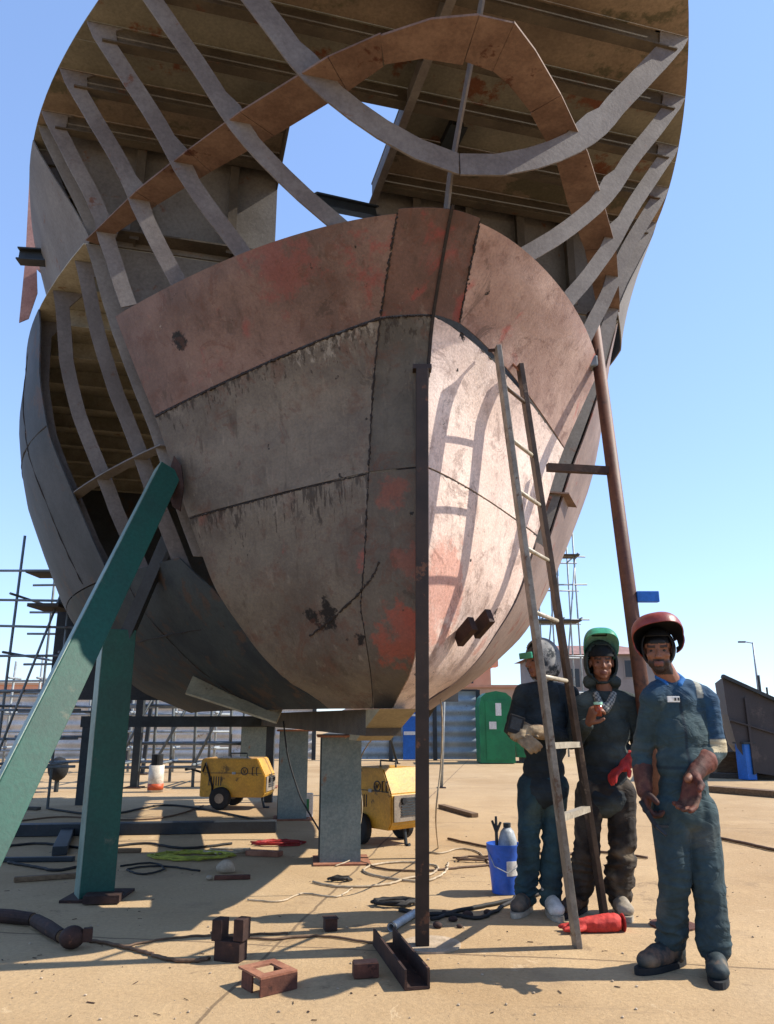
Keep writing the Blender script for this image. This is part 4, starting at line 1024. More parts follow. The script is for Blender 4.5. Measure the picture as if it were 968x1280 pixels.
# yellow welding machines on wheels
def welder(p, yaw, label, L=.95, wd=.5, ht=.55):
    t_ = thing('welding_machine', label, 'welding machine', p, 'yellow welding machines')
    r = rotz(yaw); X = r @ V((1, 0, 0)); Yv = r @ V((0, 1, 0)); Z = V((0, 0, 1))
    prof = [(-L/2, .16), (L/2-.04, .16), (L/2, .22), (L/2, ht*.86), (L/2-.12, .16+ht), (-L/2+.03, .16+ht), (-L/2, .12+ht)]
    m = MB(); m.prism([p+X*a+Z*b-Yv*wd/2 for a, b in prof], Yv*wd)
    bmesh.ops.bevel(m.bm, geom=m.bm.edges[:], offset=.012, segments=2, affect='EDGES'); body = m.build('body', 'yellow', t_)
    m = MB(); m.prism([p+X*(L/2+.004)+Z*b+Yv*a for a, b in ((-wd/2+.03, .24), (wd/2-.03, .24), (wd/2-.03, ht*.84), (-wd/2+.03, ht*.84))], X*.012); fp = m.build('front_panel', 'grey_panel', t_)
    for k in range(7):
        m = MB(); m.box(p+X*(L/2+.022)+Z*(.30+.026*k)+Yv*.0, (.012, wd*.5, .011), r); m.build('louvre', 'fpost', fp)
    for sg in (-1, 1):
        m = MB(); m.tube([p+X*(L/2+.014)+Z*(ht*.75)+Yv*sg*.1, p+X*(L/2+.04)+Z*(ht*.75)+Yv*sg*.1], .03, 14); m.build('socket', 'black', fp)
        w_ = p-X*L*.16+Yv*sg*(wd/2+.045)+Z*.15
        m = MB(); m.tube([w_-Yv*.04, w_-Yv*.03, w_+Yv*.03, w_+Yv*.04], [.13, .15, .15, .13], 24); wh = m.build('wheel', 'black', t_)
        m = MB(); m.tube([w_-Yv*.045, w_+Yv*.045], .065, 16); m.build('hub', 'grey_panel', wh)
    m = MB(); m.tube([p-X*L*.46+Z*.5+Yv*wd*.53, p-X*L*.42+Z*.62+Yv*wd*.53, p-X*L*.30+Z*.30+Yv*wd*.53, p-X*L*.3+Z*.2+Yv*wd*.53], .014, 8)
    m.tube([p-X*L*.46+Z*.5-Yv*wd*.53, p-X*L*.42+Z*.62-Yv*wd*.53, p-X*L*.30+Z*.30-Yv*wd*.53, p-X*L*.3+Z*.2-Yv*wd*.53], .014, 8); m.build('side_rail', 'black', t_)
    m = MB(); m.tube([p+X*L*.38+Z*.16, p+X*L*.42+Z*.012, p+X*L*.5+Z*.012], .018, 8); m.build('stand', 'fpost', t_)
    m = MB(); m.tube([p-X*(L/2)+Z*.45, p-X*(L/2+.25)+Z*.52], .016, 8); m.tube([p-X*(L/2+.25)+Z*.52-Yv*.18, p-X*(L/2+.25)+Z*.52+Yv*.18], .018, 8); m.build('tow_handle', 'black', t_)
    c = p+X*L*.18+Z*(ht*.98)-Yv*(wd/2+.003)
    m = MB(); n = 20
    for k in range(n):
        a0, a1 = 2*math.pi*k/n, 2*math.pi*(k+1)/n
        m.prism([c+X*math.cos(a)*q+Z*math.sin(a)*q for a, q in ((a0, .042), (a1, .042), (a1, .054), (a0, .054))], -Yv*.003)
    m.bar(c+X*-.02+Z*.022-Yv*.003, c-X*.0-Z*.02-Yv*.003, .006, .010, Yv); m.bar(c+X*.02+Z*.022-Yv*.003, c-X*.0-Z*.02-Yv*.003, .006, .010, Yv)
    m.build('round_badge', 'fpost', t_)
    m = MB()
    for k in range(2):
        q = p+X*(L*.30+.06*k)+Z*(ht*.98)-Yv*(wd/2+.004)
        m.bar(q+Z*.05, q-Z*.05, .008, .012, Yv); m.bar(q+Z*.05, q+Z*.05+X*.028, .008, .010, Yv); m.bar(q-Z*.05, q-Z*.05+X*.028, .008, .010, Yv)
    m.build('stencil_mark', 'fpost', t_)
    for k in range(6):
        q = p-X*(L*.36-.035*k)+Z*(ht*.72)-Yv*(wd/2+.002); m = MB(); m.box(q, (.012, .006, .12), r); m.build('vent_slot', 'fpost', body)
    m = MB(); m.box(p+Z*(ht*.62+.16)-Yv*(wd/2+.002)-X*.01, (L*.9, .006, .007), r); m.build('lid_seam', 'fpost', body)
    m = MB(); m.box(p+X*L*.02+Z*(ht*.62+.16)-Yv*(wd/2+.008), (.05, .014, .03), r); m.build('latch', 'cyl', body)
    m = MB(); m.tube([p-X*.12+Z*(.16+ht), p-X*.12+Z*(.22+ht), p+X*.12+Z*(.22+ht), p+X*.12+Z*(.16+ht)], .010, 6); m.build('lifting_handle', 'fpost', t_)
    return t_
w1 = on(292, 1012); welder(w1+V((0, .25, 0)), -8, 'yellow welding machine in the shade behind the green column', .95, .5, .52)
w2 = on(488, 1058); welder(w2+V((-.02, .25, 0)), -48, 'yellow welding machine with dusty front panel beside the nearest keel post', .64, .50, .58)

# offcuts of steel in the foreground
def ubeam(name, label, cat, p0, p1, wd, ht, mat, th=.012, group=None):
    p0, p1 = V(p0), V(p1); d = (p1-p0).normalized(); s = d.cross(V((0, 0, 1))).normalized(); z = V((0, 0, 1))
    t_ = thing(name, label, cat, (p0+p1)/2, group)
    m = MB(); m.bar(p0+z*(th/2+.003), p1+z*(th/2+.003), wd, th, z); m.build('web', mat, t_)
    for sg in (-1, 1):
        m = MB(); m.bar(p0+s*sg*(wd/2-th/2)+z*(ht/2+th+.0035), p1+s*sg*(wd/2-th/2)+z*(ht/2+th+.0035), th, ht, z); m.build('flange', mat, t_)
    return t_
ubeam('steel_channel', 'dark steel U channel lying open side up in front of the pole', 'channel', on(480, 1182), on(522, 1238), .125, .075, 'rust_dark')
# upright fork shaped offcut
p = on(288, 1200)
t_ = thing('steel_offcut', 'dark brown fork shaped steel offcut standing on the ground at lower left', 'offcut', p, 'steel offcuts on the ground')
r = rotz(-18)
m = MB(); m.box(p+V((0, 0, .05)), (.15, .09, .098), r, .004); m.build('base', 'rust_dark', t_)
for a, h in ((-.068, .19), (.062, .20)):
    m = MB(); m.box(p+r @ V((a, 0, h-.045)), (.058, .085, .105), r, .004); m.build('prong', 'rust_dark', t_)
# folded frame offcut
p = on(334, 1234); r = rotz(38)
t_ = thing('steel_offcut', 'light rusty square collar of steel plate lying near the bottom edge', 'offcut', p, 'steel offcuts on the ground')
for (cx, cy, sx_, sy_) in ((0, -.085, .20, .055), (0, .085, .20, .055), (-.075, 0, .05, .115), (.075, 0, .05, .115)):
    m = MB(); m.box(p+r @ V((cx, cy, .078)), (sx_-.002, sy_-.002, .010), r); m.build('plate', 'rust_lt', t_)
for (cx, cy, sx_, sy_) in ((0, -.108, .198, .010), (.096, -.0, .010, .20), (-.096, .02, .010, .1)):
    m = MB(); m.box(p+r @ V((cx, cy, .037)), (sx_, sy_, .07), r); m.build('skirt', 'rust', t_)
p = on(457, 1221)
t_ = thing('steel_offcut', 'small rusty rectangular block lying left of the U channel', 'offcut', p, 'steel offcuts on the ground')
m = MB(); m.box(p+V((0, 0, .034)), (.125, .08, .062), rotz(10), .005); m.build('block', 'rust', t_)
m = MB(); m.box(p+V((.0, 0, .068)), (.120, .075, .004), rotz(10)); m.build('top_plate', 'rust_lt', t_)
p = on(413, 1163)
t_ = thing('steel_offcut', 'small black cube of steel lying between the keel post and the pole', 'offcut', p, 'steel offcuts on the ground')
m = MB(); m.box(p+V((0, 0, .035)), (.075, .075, .066), rotz(15), .004); m.build('block', 'rust_dark', t_)
m = MB(); m.box(p+V((0, 0, .071)), (.085, .085, .006), rotz(15)); m.build('top_plate', 'rust_dark', t_)
# short pipe
a, b = on(489, 1165), on(519, 1146)
t_ = thing('short_pipe', 'short pale grey pipe lying left of the dark pole', 'pipe', (a+b)/2)
m = MB(); m.tube([a+V((0, 0, .024)), b+V((0, 0, .024))], .022, 16, False); m.build('barrel', 'cyl', t_, True, solid=.004)
m = MB(); m.tube([a+V((0, 0, .024)), a.lerp(b, .06)+V((0, 0, .024))], .025, 16, False); m.build('collar', 'dark_steel', t_, True, solid=.004)
# timber/steel rounds at the left edge
q = [on(4, 1152), on(44, 1160), on(48, 1166), on(74, 1184)]
for k, (a, b, lab) in enumerate(((on(-14, 1152), on(40, 1158), 'dark log lying at the left edge of the yard'), (on(44, 1160), on(76, 1180), 'dark log lying between the other log and the round drum'))):
    t_ = thing('timber_log', lab, 'log', (a+b)/2, 'short logs on the ground')
    z = V((0, 0, .041)); m = MB(); m.tube([a+z, a.lerp(b, .5)+z*1.04, b+z], [.038, .041, .036], 14); m.build('trunk', 'rust_dark', t_)
    m = MB(); m.tube([b+z, b+z+(b-a).normalized()*.004], .03, 14); m.build('cut_end', 'wood', t_)
p = on(89, 1187)
t_ = thing('iron_weight', 'round dark iron weight with a lug lying right of the logs', 'weight', p)
m = MB(); m.sphere(p+V((0, 0, .062)), (.07, .065, .06), None, 3); m.build('drum', 'rust_dark', t_, True)
m = MB(); m.box(p+V((.085, 0, .075)), (.05, .035, .07), rotz(12), .004); m.build('lug', 'rust_dark', t_)

# blue bucket with tools
p = on(630, 1118); p = on(632, 1116)
t_ = thing('blue_bucket', 'blue plastic bucket with a white label standing left of the men', 'bucket', p)
m = MB(); n = 24; rows = []
for z, rr in ((.0, .095), (.06, .099), (.20, .112), (.30, .122), (.315, .128), (.335, .128)):
    rows.append([p+V((rr*math.cos(2*math.pi*k/n), rr*math.sin(2*math.pi*k/n), z+.004)) for k in range(n+1)])
m.grid(rows); m.prism([p+V((.094*math.cos(2*math.pi*k/n), .094*math.sin(2*math.pi*k/n), .004)) for k in range(n)], V((0, 0, .004)))
m.build('tub', 'blue2', t_, True, solid=.004)
m = MB(); a0 = R(-62); rows = []
for z in (.13, .23):
    rows.append([p+V(((.108+.009*(z-.13)/.1*1.2)*math.cos(a0+a), (.108+.009*(z-.13)/.1*1.2)*math.sin(a0+a), z)) for a in [R(-28+8*k) for k in range(8)]])
m.grid(rows); m.build('label_patch', 'white', t_, True, solid=.003)
m = MB(); m.tube([p+V((-.13, 0, .31)), p+V((-.09, -.12, .20)), p+V((.0, -.15, .16)), p+V((.09, -.12, .20)), p+V((.13, 0, .31))], .004, 6); m.build('handle', 'cyl', t_)
b_ = p+V((.0, .0, .30))
t_ = thing('plastic_jug', 'pale plastic jug standing in the blue bucket', 'jug', b_)
m = MB(); m.tube([b_+V((.03, 0, -.27)), b_+V((.03, 0, .06)), b_+V((.03, 0, .12)), b_+V((.03, 0, .15))], [.068, .068, .05, .025], 18); m.build('bottle', 'cyl', t_, True)
m = MB(); m.tube([b_+V((.03, 0, .151)), b_+V((.03, 0, .18))], .028, 14); m.build('cap', 'fpost', t_)
t_ = thing('clamp_tool', 'dark pronged tool sticking up out of the blue bucket', 'tool', b_+V((-.06, 0, 0)))
for k, (dx, dz) in enumerate(((-.03, .20), (.0, .23), (.035, .19))):
    m = MB(); m.tube([b_+V((-.055, -.03, -.1)), b_+V((-.055, -.03, .12)), b_+V((-.055+dx, -.03, dz))], [.012, .012, .009], 8); m.build('prong', 'dark_steel', t_)

# red glove on the ground by the ladder
a, b = on(702, 1166), on(768, 1164)
t_ = thing('red_gauntlet', 'red leather welding gauntlet lying at the foot of the ladder', 'glove', (a+b)/2)
m = MB(); d = (b-a).normalized(); z = V((0, 0, .04)); s_ = d.cross(V((0, 0, 1)))
m.chain([a.lerp(b, .28)+z, a.lerp(b, .6)+z*1.05, b+z*1.15], [.036, .05, .056])
for k in range(4): m.chain([a.lerp(b, .3)+z*.8+s_*(k-1.5)*.022, a.lerp(b, .02+.04*(k % 3))+z*.6+s_*(k-1.5)*.03], [.017, .012])
m.chain([a.lerp(b, .4)+z*.8+s_*.04, a.lerp(b, .2)+z*.6+s_*.075], [.016, .013])
me = fuse(m, .007, 2); folds(me, [((a+b)/2, .1, 1)], .006, .004, 3, 16)
for v in me.vertices: v.co.z = max(v.co.z, .004)
link('leather', me, 'red_cloth', t_)
m = MB(); m.tube([b+z*1.15-d*.0+d*.054, b+z*1.15+d*.06], [.05, .052], 18); m.build('cuff', 'red_cloth', t_)

# cables and hoses on the ground
def wig(pts, k=7, amp=.03, z=.008, seed=0):
    rnd = random.Random(seed); P = [V(p) for p in pts]; out = []
    for i in range(len(P)-1):
        p0, p1, p2, p3 = P[max(i-1, 0)], P[i], P[i+1], P[min(i+2, len(P)-1)]
        for j in range(k):
            t_ = j/k
            q = .5*((2*p1)+(p2-p0)*t_+(2*p0-5*p1+4*p2-p3)*t_*t_+(3*p1-p0-3*p2+p3)*t_**3)
            out.append(q+V((rnd.uniform(-1, 1)*amp*.3, rnd.uniform(-1, 1)*amp*.3, 0)))
    out.append(P[-1]); return out
def cable(name, label, pts, r, mat, seed=0, amp=.03, flat=True, group=None):
    P = [V((p[0], p[1], max(p[2], r+.002))) if flat else V(p) for p in pts]
    o = MB().tube(wig(P, 8, amp, seed=seed), r, 7)
    o = o.build(name, mat, None, True, loc=P[0])
    return tag(o, label, 'hose' if 'hose' in name else 'cable', group)
G_ = lambda *a: [on(u, v) for u, v in a]
cable('air_hose', 'brown hose running along the ground from the weight towards the fork offcut', G_((100, 1176), (135, 1182), (172, 1190), (205, 1201), (238, 1204), (262, 1201)), .010, 'cable_b', 1)
cable('power_cable', 'thin dark cable lying across the middle of the yard left of the pole', G_((262, 1168), (330, 1176), (395, 1172), (460, 1180), (515, 1190)), .007, 'cable_b', 2)
cable('power_cable', 'pale cable looping in wide rings around the nearest keel post', G_((392, 1104), (425, 1110), (478, 1108), (508, 1100), (540, 1094), (545, 1084), (510, 1079), (470, 1082), (455, 1090), (480, 1098), (530, 1103), (556, 1092), (560, 1080)), .009, 'cable_w', 3)
cable('power_cable', 'brown cable trailing behind the pole to the right past the bucket', G_((450, 1078), (480, 1088), (530, 1090), (575, 1086), (620, 1082)), .009, 'cable_b', 4)
cable('power_cable', 'long dark cable on the open ground behind the men', G_((560, 1050), (620, 1062), (700, 1070), (740, 1066), (810, 1074)), .012, 'cable_b', 5)
cable('power_cable', 'dark cable crossing the far right of the yard', G_((880, 1046), (920, 1054), (975, 1066), (1020, 1072)), .016, 'cable_b', 6)
cable('power_cable', 'black cable along the ground between the pole and the feet of the men', G_((500, 1140), (545, 1146), (590, 1138), (640, 1128), (675, 1120)), .014, 'cable_k', 7)
cable('power_cable', 'black cable tangled just right of the pole', G_((540, 1152), (565, 1146), (600, 1150), (632, 1134), (650, 1120)), .012, 'cable_k', 8)
cable('power_cable', 'thin cable lying behind the fork offcut on sunlit ground', G_((150, 1186), (190, 1178), (240, 1172), (300, 1170), (360, 1168)), .006, 'cable_b', 9)
cable('power_cable', 'dark cable on the shaded ground left of the green column', G_((10, 1080), (40, 1085), (70, 1090), (95, 1086)), .012, 'cable_k', 10)
cable('power_cable', 'black cable curling in the shade beside the first yellow welder', G_((60, 1012), (130, 1020), (200, 1008), (250, 1012), (300, 1022), (340, 1030)), .014, 'cable_k', 12)
p0 = on(422, 1076); 
cable('hanging_cable', 'thin pale cable hanging down the face of the nearest keel post', [V((.02, 6.92, 1.25)), p0+V((-.04, -.05, .98)), p0+V((.0, -.05, .6)), p0+V((.13, -.06, .22)), p0+V((.15, -.1, .05)), p0+V((.0, -.3, .01))], .006, 'cable_w', 13, 0, False)
cable('hanging_cable', 'thin pale cable hanging beside the right edge of the nearest keel post', [V((.10, 6.85, 1.3)), p0+V((.21, -.05, .9)), p0+V((.22, -.06, .45)), p0+V((.18, -.08, .2)), p0+V((.14, -.15, .01))], .006, 'cable_w', 14, 0, False)
cable('hanging_cable', 'dark cable hanging in front of the middle keel post', [V((-1.25, 9.6, 1.2)), V((-1.18, 9.58, .8)), V((-1.05, 9.5, .45)), V((-.95, 9.3, .3)), V((-.7, 8.9, .02))], .010, 'cable_k', 15, 0, False)
cable('hanging_cable', 'pale cable hanging from the hull behind the dark pole', [yp(548, 838, 6.2), yp(553, 900, 6.2), yp(551, 960, 6.2), yp(545, 1020, 6.3), on(548, 1060)], .007, 'cable_w', 16, 0, False)
# stick-like scraps
def coil(name, label, c, r, n, mat, seed, thick=.008, group=None):
    rnd = random.Random(seed); pts = []
    for k in range(n*10):
        a = 2*math.pi*k/10; rr = r*rnd.uniform(.5, 1.1)
        pts.append(V((c.x+rr*math.cos(a)*1.7, c.y+rr*math.sin(a), thick+.003*k/ n*.3+rnd.uniform(0, .02))))
    o = MB().tube(pts, thick, 6).build(name, mat, None, True, loc=c); return tag(o, label, 'rope' if 'rope' in name else 'hose', group)
coil('rope_heap', 'heap of yellow green rope at the edge of the hull shadow', on(240, 1072), .22, 7, 'cable_y', 3)
coil('rope_heap', 'pale tangle of rope beside the yellow green heap in the sun', on(286, 1066), .15, 4, 'cable_w', 4)
coil('hose_heap', 'red hose tangled on the ground behind the nearest keel post', on(348, 1056), .15, 6, 'cable_r', 5)
coil('hose_heap', 'brown hose tangled behind the pole on the sunny ground', on(596, 1076), .12, 3, 'cable_b', 6)
coil('hose_heap', 'black hose tangled in front of the keel post near the pale cable', on(425, 1102), .05, 3, 'cable_k', 7, .01)
coil('hose_heap', 'black hose tangled left of the pole', on(497, 1132), .10, 4, 'cable_k', 8, .012)
def stone(p, r, label, mat='stone', seed=0):
    m = MB(); m.sphere(p+V((0, 0, r*.45)), (r, r*.8, r*.6), rotz(seed*40), 3)
    for v in m.bm.verts: v.co += (v.co-p).normalized()*noise.noise(v.co*9+V((seed, 0, 0)))*r*.45
    for v in m.bm.verts: v.co.z = max(v.co.z, .002)
    return tag(m.build('rubble_stone', mat, None, True, loc=p), label, 'stone', 'stones and scraps on the ground')
stone(on(283, 1091), .085, 'pale stone at the edge of the hull shadow near the ropes', seed=1)
stone(on(262, 1100), .035, 'small stone right beside the pale stone at the shadow edge', seed=2)
for k, (u, v, s_) in enumerate(((548, 1160, .03), (566, 1152, .03), (585, 1147, .035), (610, 1143, .03), (556, 1142, .025), (575, 1160, .022))):
    stone(on(u, v), s_, ['dark scrap nearest to the foot of the pole on its right', 'dark scrap second from the pole on its right', 'dark scrap third from the pole beside the black cable', 'dark scrap nearest to the bucket', 'small dark scrap behind the foot of the pole', 'tiny dark scrap in front of the black cable'][k], 'rust_dark', k+3)
rnd = random.Random(5); m = MB()
for k in range(260):
    u, v = rnd.uniform(-20, 980), 1045+235*rnd.random()**1.0
    p = on(u, v); r = rnd.choice((.002, .003, .003, .004, .006, .009))
    m.sphere(p+V((0, 0, r*.4)), (r, r*.8, r*.6), rotz(rnd.uniform(0, 180)), 1)
tag(m.build('gravel', 'stone', None), 'loose grit scattered over the concrete', 'gravel', None, 'stuff')
# planks and beams on the ground
def beamlog(name, label, cat, a, b, wd, ht, mat, group=None, kindcap='end_face'):
    t_ = thing(name, label, cat, (a+b)/2, group)
    z = V((0, 0, ht/2+.003)); m = MB(); m.bar(a+z, b+z, wd, ht, (0, 0, 1), .006); m.build('beam', mat, t_)
    m = MB(); d = (b-a).normalized(); m.bar(b+z, b+z+d*.006, wd*.9, ht*.9); m.build('end_plate', mat, t_)
    return t_
beamlog('timber_plank', 'brown timber plank lying on the sunny ground behind the pole', 'plank', on(552, 1010), on(594, 1022), .10, .05, 'wood')
beamlog('timber_plank', 'thin timber plank lying behind the fork offcut near the pale stone', 'plank', on(268, 1100), on(312, 1099), .05, .03, 'rust')
beamlog('steel_beam', 'long dark steel beam lying across the shaded ground under the hull', 'beam', on(-30, 1046), on(345, 1040), .16, .12, 'dark_steel')
beamlog('steel_beam', 'short dark steel beam lying crosswise left of the green column', 'beam', on(74, 1070), on(86, 1040), .13, .08, 'dark_steel')
beamlog('steel_beam', 'thin steel bar lying on the shaded ground at the left edge', 'bar', on(0, 1078), on(92, 1077), .05, .04, 'dark_steel')
beamlog('timber_plank', 'long timber lying across the ground at the far right', 'plank', on(890, 990), on(1010, 1000), .22, .10, 'wood')
beamlog('timber_plank', 'dark timber lying at the far right behind the longer timber', 'plank', on(885, 972), on(985, 975), .2, .10, 'plank')

# paint can, chain hoist and other things in the shade
p = on(194, 990)
t_ = thing('paint_drum', 'white drum with an orange band standing in the shade left of the yellow welder', 'drum', p)
m = MB(); m.tube([p+V((0, 0, .003)), p+V((0, 0, .44))], .13, 22); m.build('can', 'can', t_, True)
m = MB(); m.tube([p+V((0, 0, .04)), p+V((0, 0, .14))], .134, 22); m.build('band', 'orange', t_, True)
m = MB(); m.tube([p+V((0, 0, .442)), p+V((0, 0, .62))], .10, 18); m.build('lid', 'black', t_)
p = on(70, 990)
t_ = thing('iron_buoy', 'black round float on a short post beside the green props', 'buoy', p)
m = MB(); m.sphere(p+V((0, 0, .38)), (.17, .17, .2), None, 3); m.build('ball', 'black', t_, True)
m = MB(); m.tube([p+V((0, 0, .002)), p+V((0, 0, .25))], .04, 10); m.build('stem', 'fpost', t_)
p = on(383, 1022)
t_ = thing('flux_tin', 'small white tin with a green mark beside the middle keel post', 'tin', p)
m = MB(); m.box(p+V((0, 0, .15)), (.16, .12, .29), rotz(10), .01); m.build('tin', 'white', t_)
m = MB(); m.box(p+V((-.01, -.075, .16)), (.10, .012, .14), rotz(10)); m.build('label_patch', 'gbox', t_)

# corrugated fence on the left, panels on the right
def corr(name, label, x0, x1, Y, h, mat, pitch=.25, amp=.025, y1=None, group=None, horiz=True, posts=6, prails=()):
    y1 = Y if y1 is None else y1
    t_ = thing(name, label, 'fence', (x0, Y, 0), group)
    m = MB(); rows = []; n = int(h/pitch*8)
    for j in range(n+1):
        z = .03+(h-.03)*j/n; dy = amp*math.sin(2*math.pi*z/pitch)
        rows.append([V((x0, Y+dy, z)), V((x1, y1+dy, z))])
    m.grid(rows); m.build('sheet', mat, t_, True, solid=.01)
    for k in range(posts):
        f = k/max(1, posts-1); q = V((x0+(x1-x0)*f, Y+(y1-Y)*f-.09, 0))
        m = MB(); m.box(q+V((0, 0, h/2+.02)), (.12, .08, h+.04)); m.build('post', 'fpost', t_)
    m = MB(); m.bar(V((x0, Y-.02, h+.03)), V((x1, y1-.02, h+.03)), .10, .05); m.build('top_rail', 'fpost', t_)
    return t_
corr('corrugated_fence', 'long pale corrugated fence behind the scaffolding on the left', -19, -2.2, 24.2, 1.95, 'corr', .27, .03, posts=4)
corr('corrugated_fence', 'blue grey corrugated fence behind the yellow welder and the pole', -1.2, 2.75, 24.0, 2.0, 'corr_b', .30, .035, posts=4)
p = V((.75, 23.75, 0))
t_ = thing('blue_door', 'bright blue door standing in the corrugated fence right of the keel post', 'door', p)
m = MB(); m.box(p+V((0, 0, .78)), (.55, .06, 1.5)); m.build('leaf', 'blue', t_)
m = MB(); m.box(p+V((0, -.036, .78)), (.5, .012, .10)); m.box(p+V((0, -.036, 1.3)), (.5, .012, .06)); m.build('rail', 'white', t_)
# green container with a rounded top
p = V((3.05, 22.6, 0))
t_ = thing('green_cabin', 'green cabin with a rounded top and white notices beside the fence', 'cabin', p)
pr = [(-.48, .02), (.48, .02), (.48, 1.55), (.42, 1.78), (.28, 1.90), (0, 1.95), (-.28, 1.90), (-.42, 1.78), (-.48, 1.55)]
m = MB(); m.prism([p+V((a, -.5, z)) for a, z in pr], V((0, 1.0, 0))); m.build('body', 'gbox', t_)
m = MB(); m.box(p+V((.02, -.512, .9)), (.66, .02, 1.6)); m.build('door', 'gbox', t_)
m = MB(); m.box(p+V((.05, -.53, 1.45)), (.16, .01, .34)); m.box(p+V((-.12, -.53, 1.02)), (.2, .01, .2)); m.build('notice', 'white', t_)
p = V((4.25, 23.2, 0))
t_ = thing('skip_container', 'low dark green skip beside the green cabin behind the men', 'container', p)
m = MB(); m.prism([p+V((a, -.6, z)) for a, z in ((-.6, .15), (.6, .15), (.75, 1.4), (-.72, 1.4))], V((0, 1.2, 0))); m.build('tub', 'gbox', t_)
m = MB(); m.box(p+V((0, -.62, 1.4)), (1.5, .06, .08)); m.build('rim', 'fpost', t_)
for a in (-.4, .4):
    m = MB(); m.box(p+V((a, -.3, .075)), (.12, .5, .15)); m.build('foot', 'fpost', t_)

# scaffolding
def scaffold(name, label, xs_, ys_, zs_, r, mat, planks=(), group='scaffolds in the yard', top=None, braces=True):
    t_ = thing(name, label, 'scaffold', (xs_[0], ys_[0], 0), group)
    rnd = random.Random(len(label))
    for x in xs_:
        for y in ys_:
            m = MB(); m.tube([V((x, y, 0)), V((x+rnd.uniform(-.04, .04), y, (top or zs_[-1]+.5)+rnd.uniform(0, .4)))], r, 8); m.build('upright', mat, t_, True)
    for z in zs_:
        for y in ys_:
            m = MB(); m.tube([V((xs_[0]-.35, y-.05, z+rnd.uniform(-.03, .03))), V((xs_[-1]+.35, y-.05, z+rnd.uniform(-.03, .03)))], r*.9, 8); m.build('ledger', mat, t_, True)
    for x in xs_:
        for z in zs_[::2]:
            m = MB(); m.tube([V((x+.05, ys_[0]-.3, z+.05)), V((x+.05, ys_[-1]+.3, z+.05))], r*.9, 8); m.build('transom', mat, t_, True)
    if braces:
        for x, x2 in zip(xs_, xs_[1:]):
            m = MB(); m.tube([V((x, ys_[0]-.08, zs_[0])), V((x2, ys_[0]-.08, zs_[-1]))], r*.9, 8); m.build('brace', mat, t_, True)
    for (x0, x1, y, z, wd) in planks:
        m = MB(); m.box(V(((x0+x1)/2, y, z)), (x1-x0, wd, .05)); m.build('plank', 'plank', t_)
    return t_
def X_(u, v, Y): return yp(u, v, Y).x
Ya = 11.5
scaffold('scaffold', 'tall dark scaffold with planks at the left edge behind the green beam', [X_(14, 800, Ya), X_(82, 800, Ya)], [Ya, Ya+1.3], [.55, .95, 1.35, 1.62, 2.1, 2.55, 2.95, 3.4], .021, 'scaf', [(X_(48, 770, Ya), X_(86, 770, Ya), Ya-.1, 2.82, .6), (X_(34, 715, Ya), X_(66, 720, Ya), Ya+.2, 3.38, .5)], top=3.9)
Yb = 15
scaffold('scaffold', 'low scaffold of dark tubes under the hull behind the paint drum', [X_(u, 900, Yb) for u in (150, 196, 246, 290)], [Yb, Yb+1.2], [.35, .75, 1.1, 1.45, 1.75], .03, 'scaf', top=2.3)
Yc = 19
scaffold('scaffold', 'pale scaffold far off in front of the corrugated fence', [X_(u, 900, Yc) for u in (10, 45, 110, 165, 220, 270)], [Yc], [.5, .9, 1.3, 1.7, 2.1], .03, 'scaf_lt', top=2.5, braces=False)
Yd = 26
scaffold('scaffold', 'tall thin scaffold tower standing behind the men and the ladder', [X_(674, 750, Yd), X_(700, 750, Yd), X_(722, 750, Yd)], [Yd, Yd+1.2], [2.0, 3.2, 4.4, 5.6, 6.6], .03, 'scaf_lt', [(X_(668, 780, Yd), X_(724, 780, Yd), Yd, 4.35, .8), (X_(700, 690, Yd), X_(722, 690, Yd), Yd, 6.6, .6)], top=8.0)
# dark trestle posts under the aft hull
for k, (u, v, lab) in enumerate(((168, 985, 'dark trestle post standing under the aft hull behind the green column'), (178, 968, 'thin dark trestle post leaning under the aft hull'))):
    p = on(u, v); t_ = thing('trestle_post', lab, 'post', p, 'trestle posts under the aft hull')
    top_ = p+V((.1 if k else 0, 0, 1.75)); m = MB(); m.bar(p, top_, .13-.05*k, .13-.05*k, (0, 1, 0)); m.build('post', 'fpost', t_)
    m = MB(); m.box(p+V((0, 0, .012)), (.3, .3, .02)); m.build('foot_plate', 'rust_dark', t_)
p = V((-3.3, 12.0, 0)); t_ = thing('cradle_beam', 'dark horizontal beam on legs spanning under the aft hull', 'beam', p)
m = MB(); m.bar(V((-4.6, 12.0, 1.18)), V((-1.6, 12.4, 1.18)), .15, .16); m.build('beam', 'fpost', t_)
for q in (V((-4.5, 12.0, 0)), V((-1.8, 12.38, 0))):
    m = MB(); m.bar(q, q+V((0, 0, 1.1)), .12, .12, (0, 1, 0)); m.build('leg', 'fpost', t_)
# thin props on the sunny side behind the pole
for k, (u0, v0, u1, v1, Y0, Y1_, r, lab, mt) in enumerate(((497, 955, 478, 885, 11.5, 11.0, .035, 'thin dark strut leaning under the forefoot behind the welder', 'fpost'), (552, 985, 556, 838, 7.9, 7.0, .03, 'thin upright pipe behind the dark pole on the sunny side', 'scaf_lt'))):
    a = on(u0, v0); b = yp(u1, v1, a.y-.3)
    t_ = thing('thin_strut', lab, 'strut', a, 'thin struts beside the bow')
    m = MB(); m.tube([a, b], r, 10); m.build('tube', mt, t_, True)
    m = MB(); m.box(a+V((0, 0, .008)), (.16, .16, .014)); m.build('foot_plate', 'rust_dark', t_)
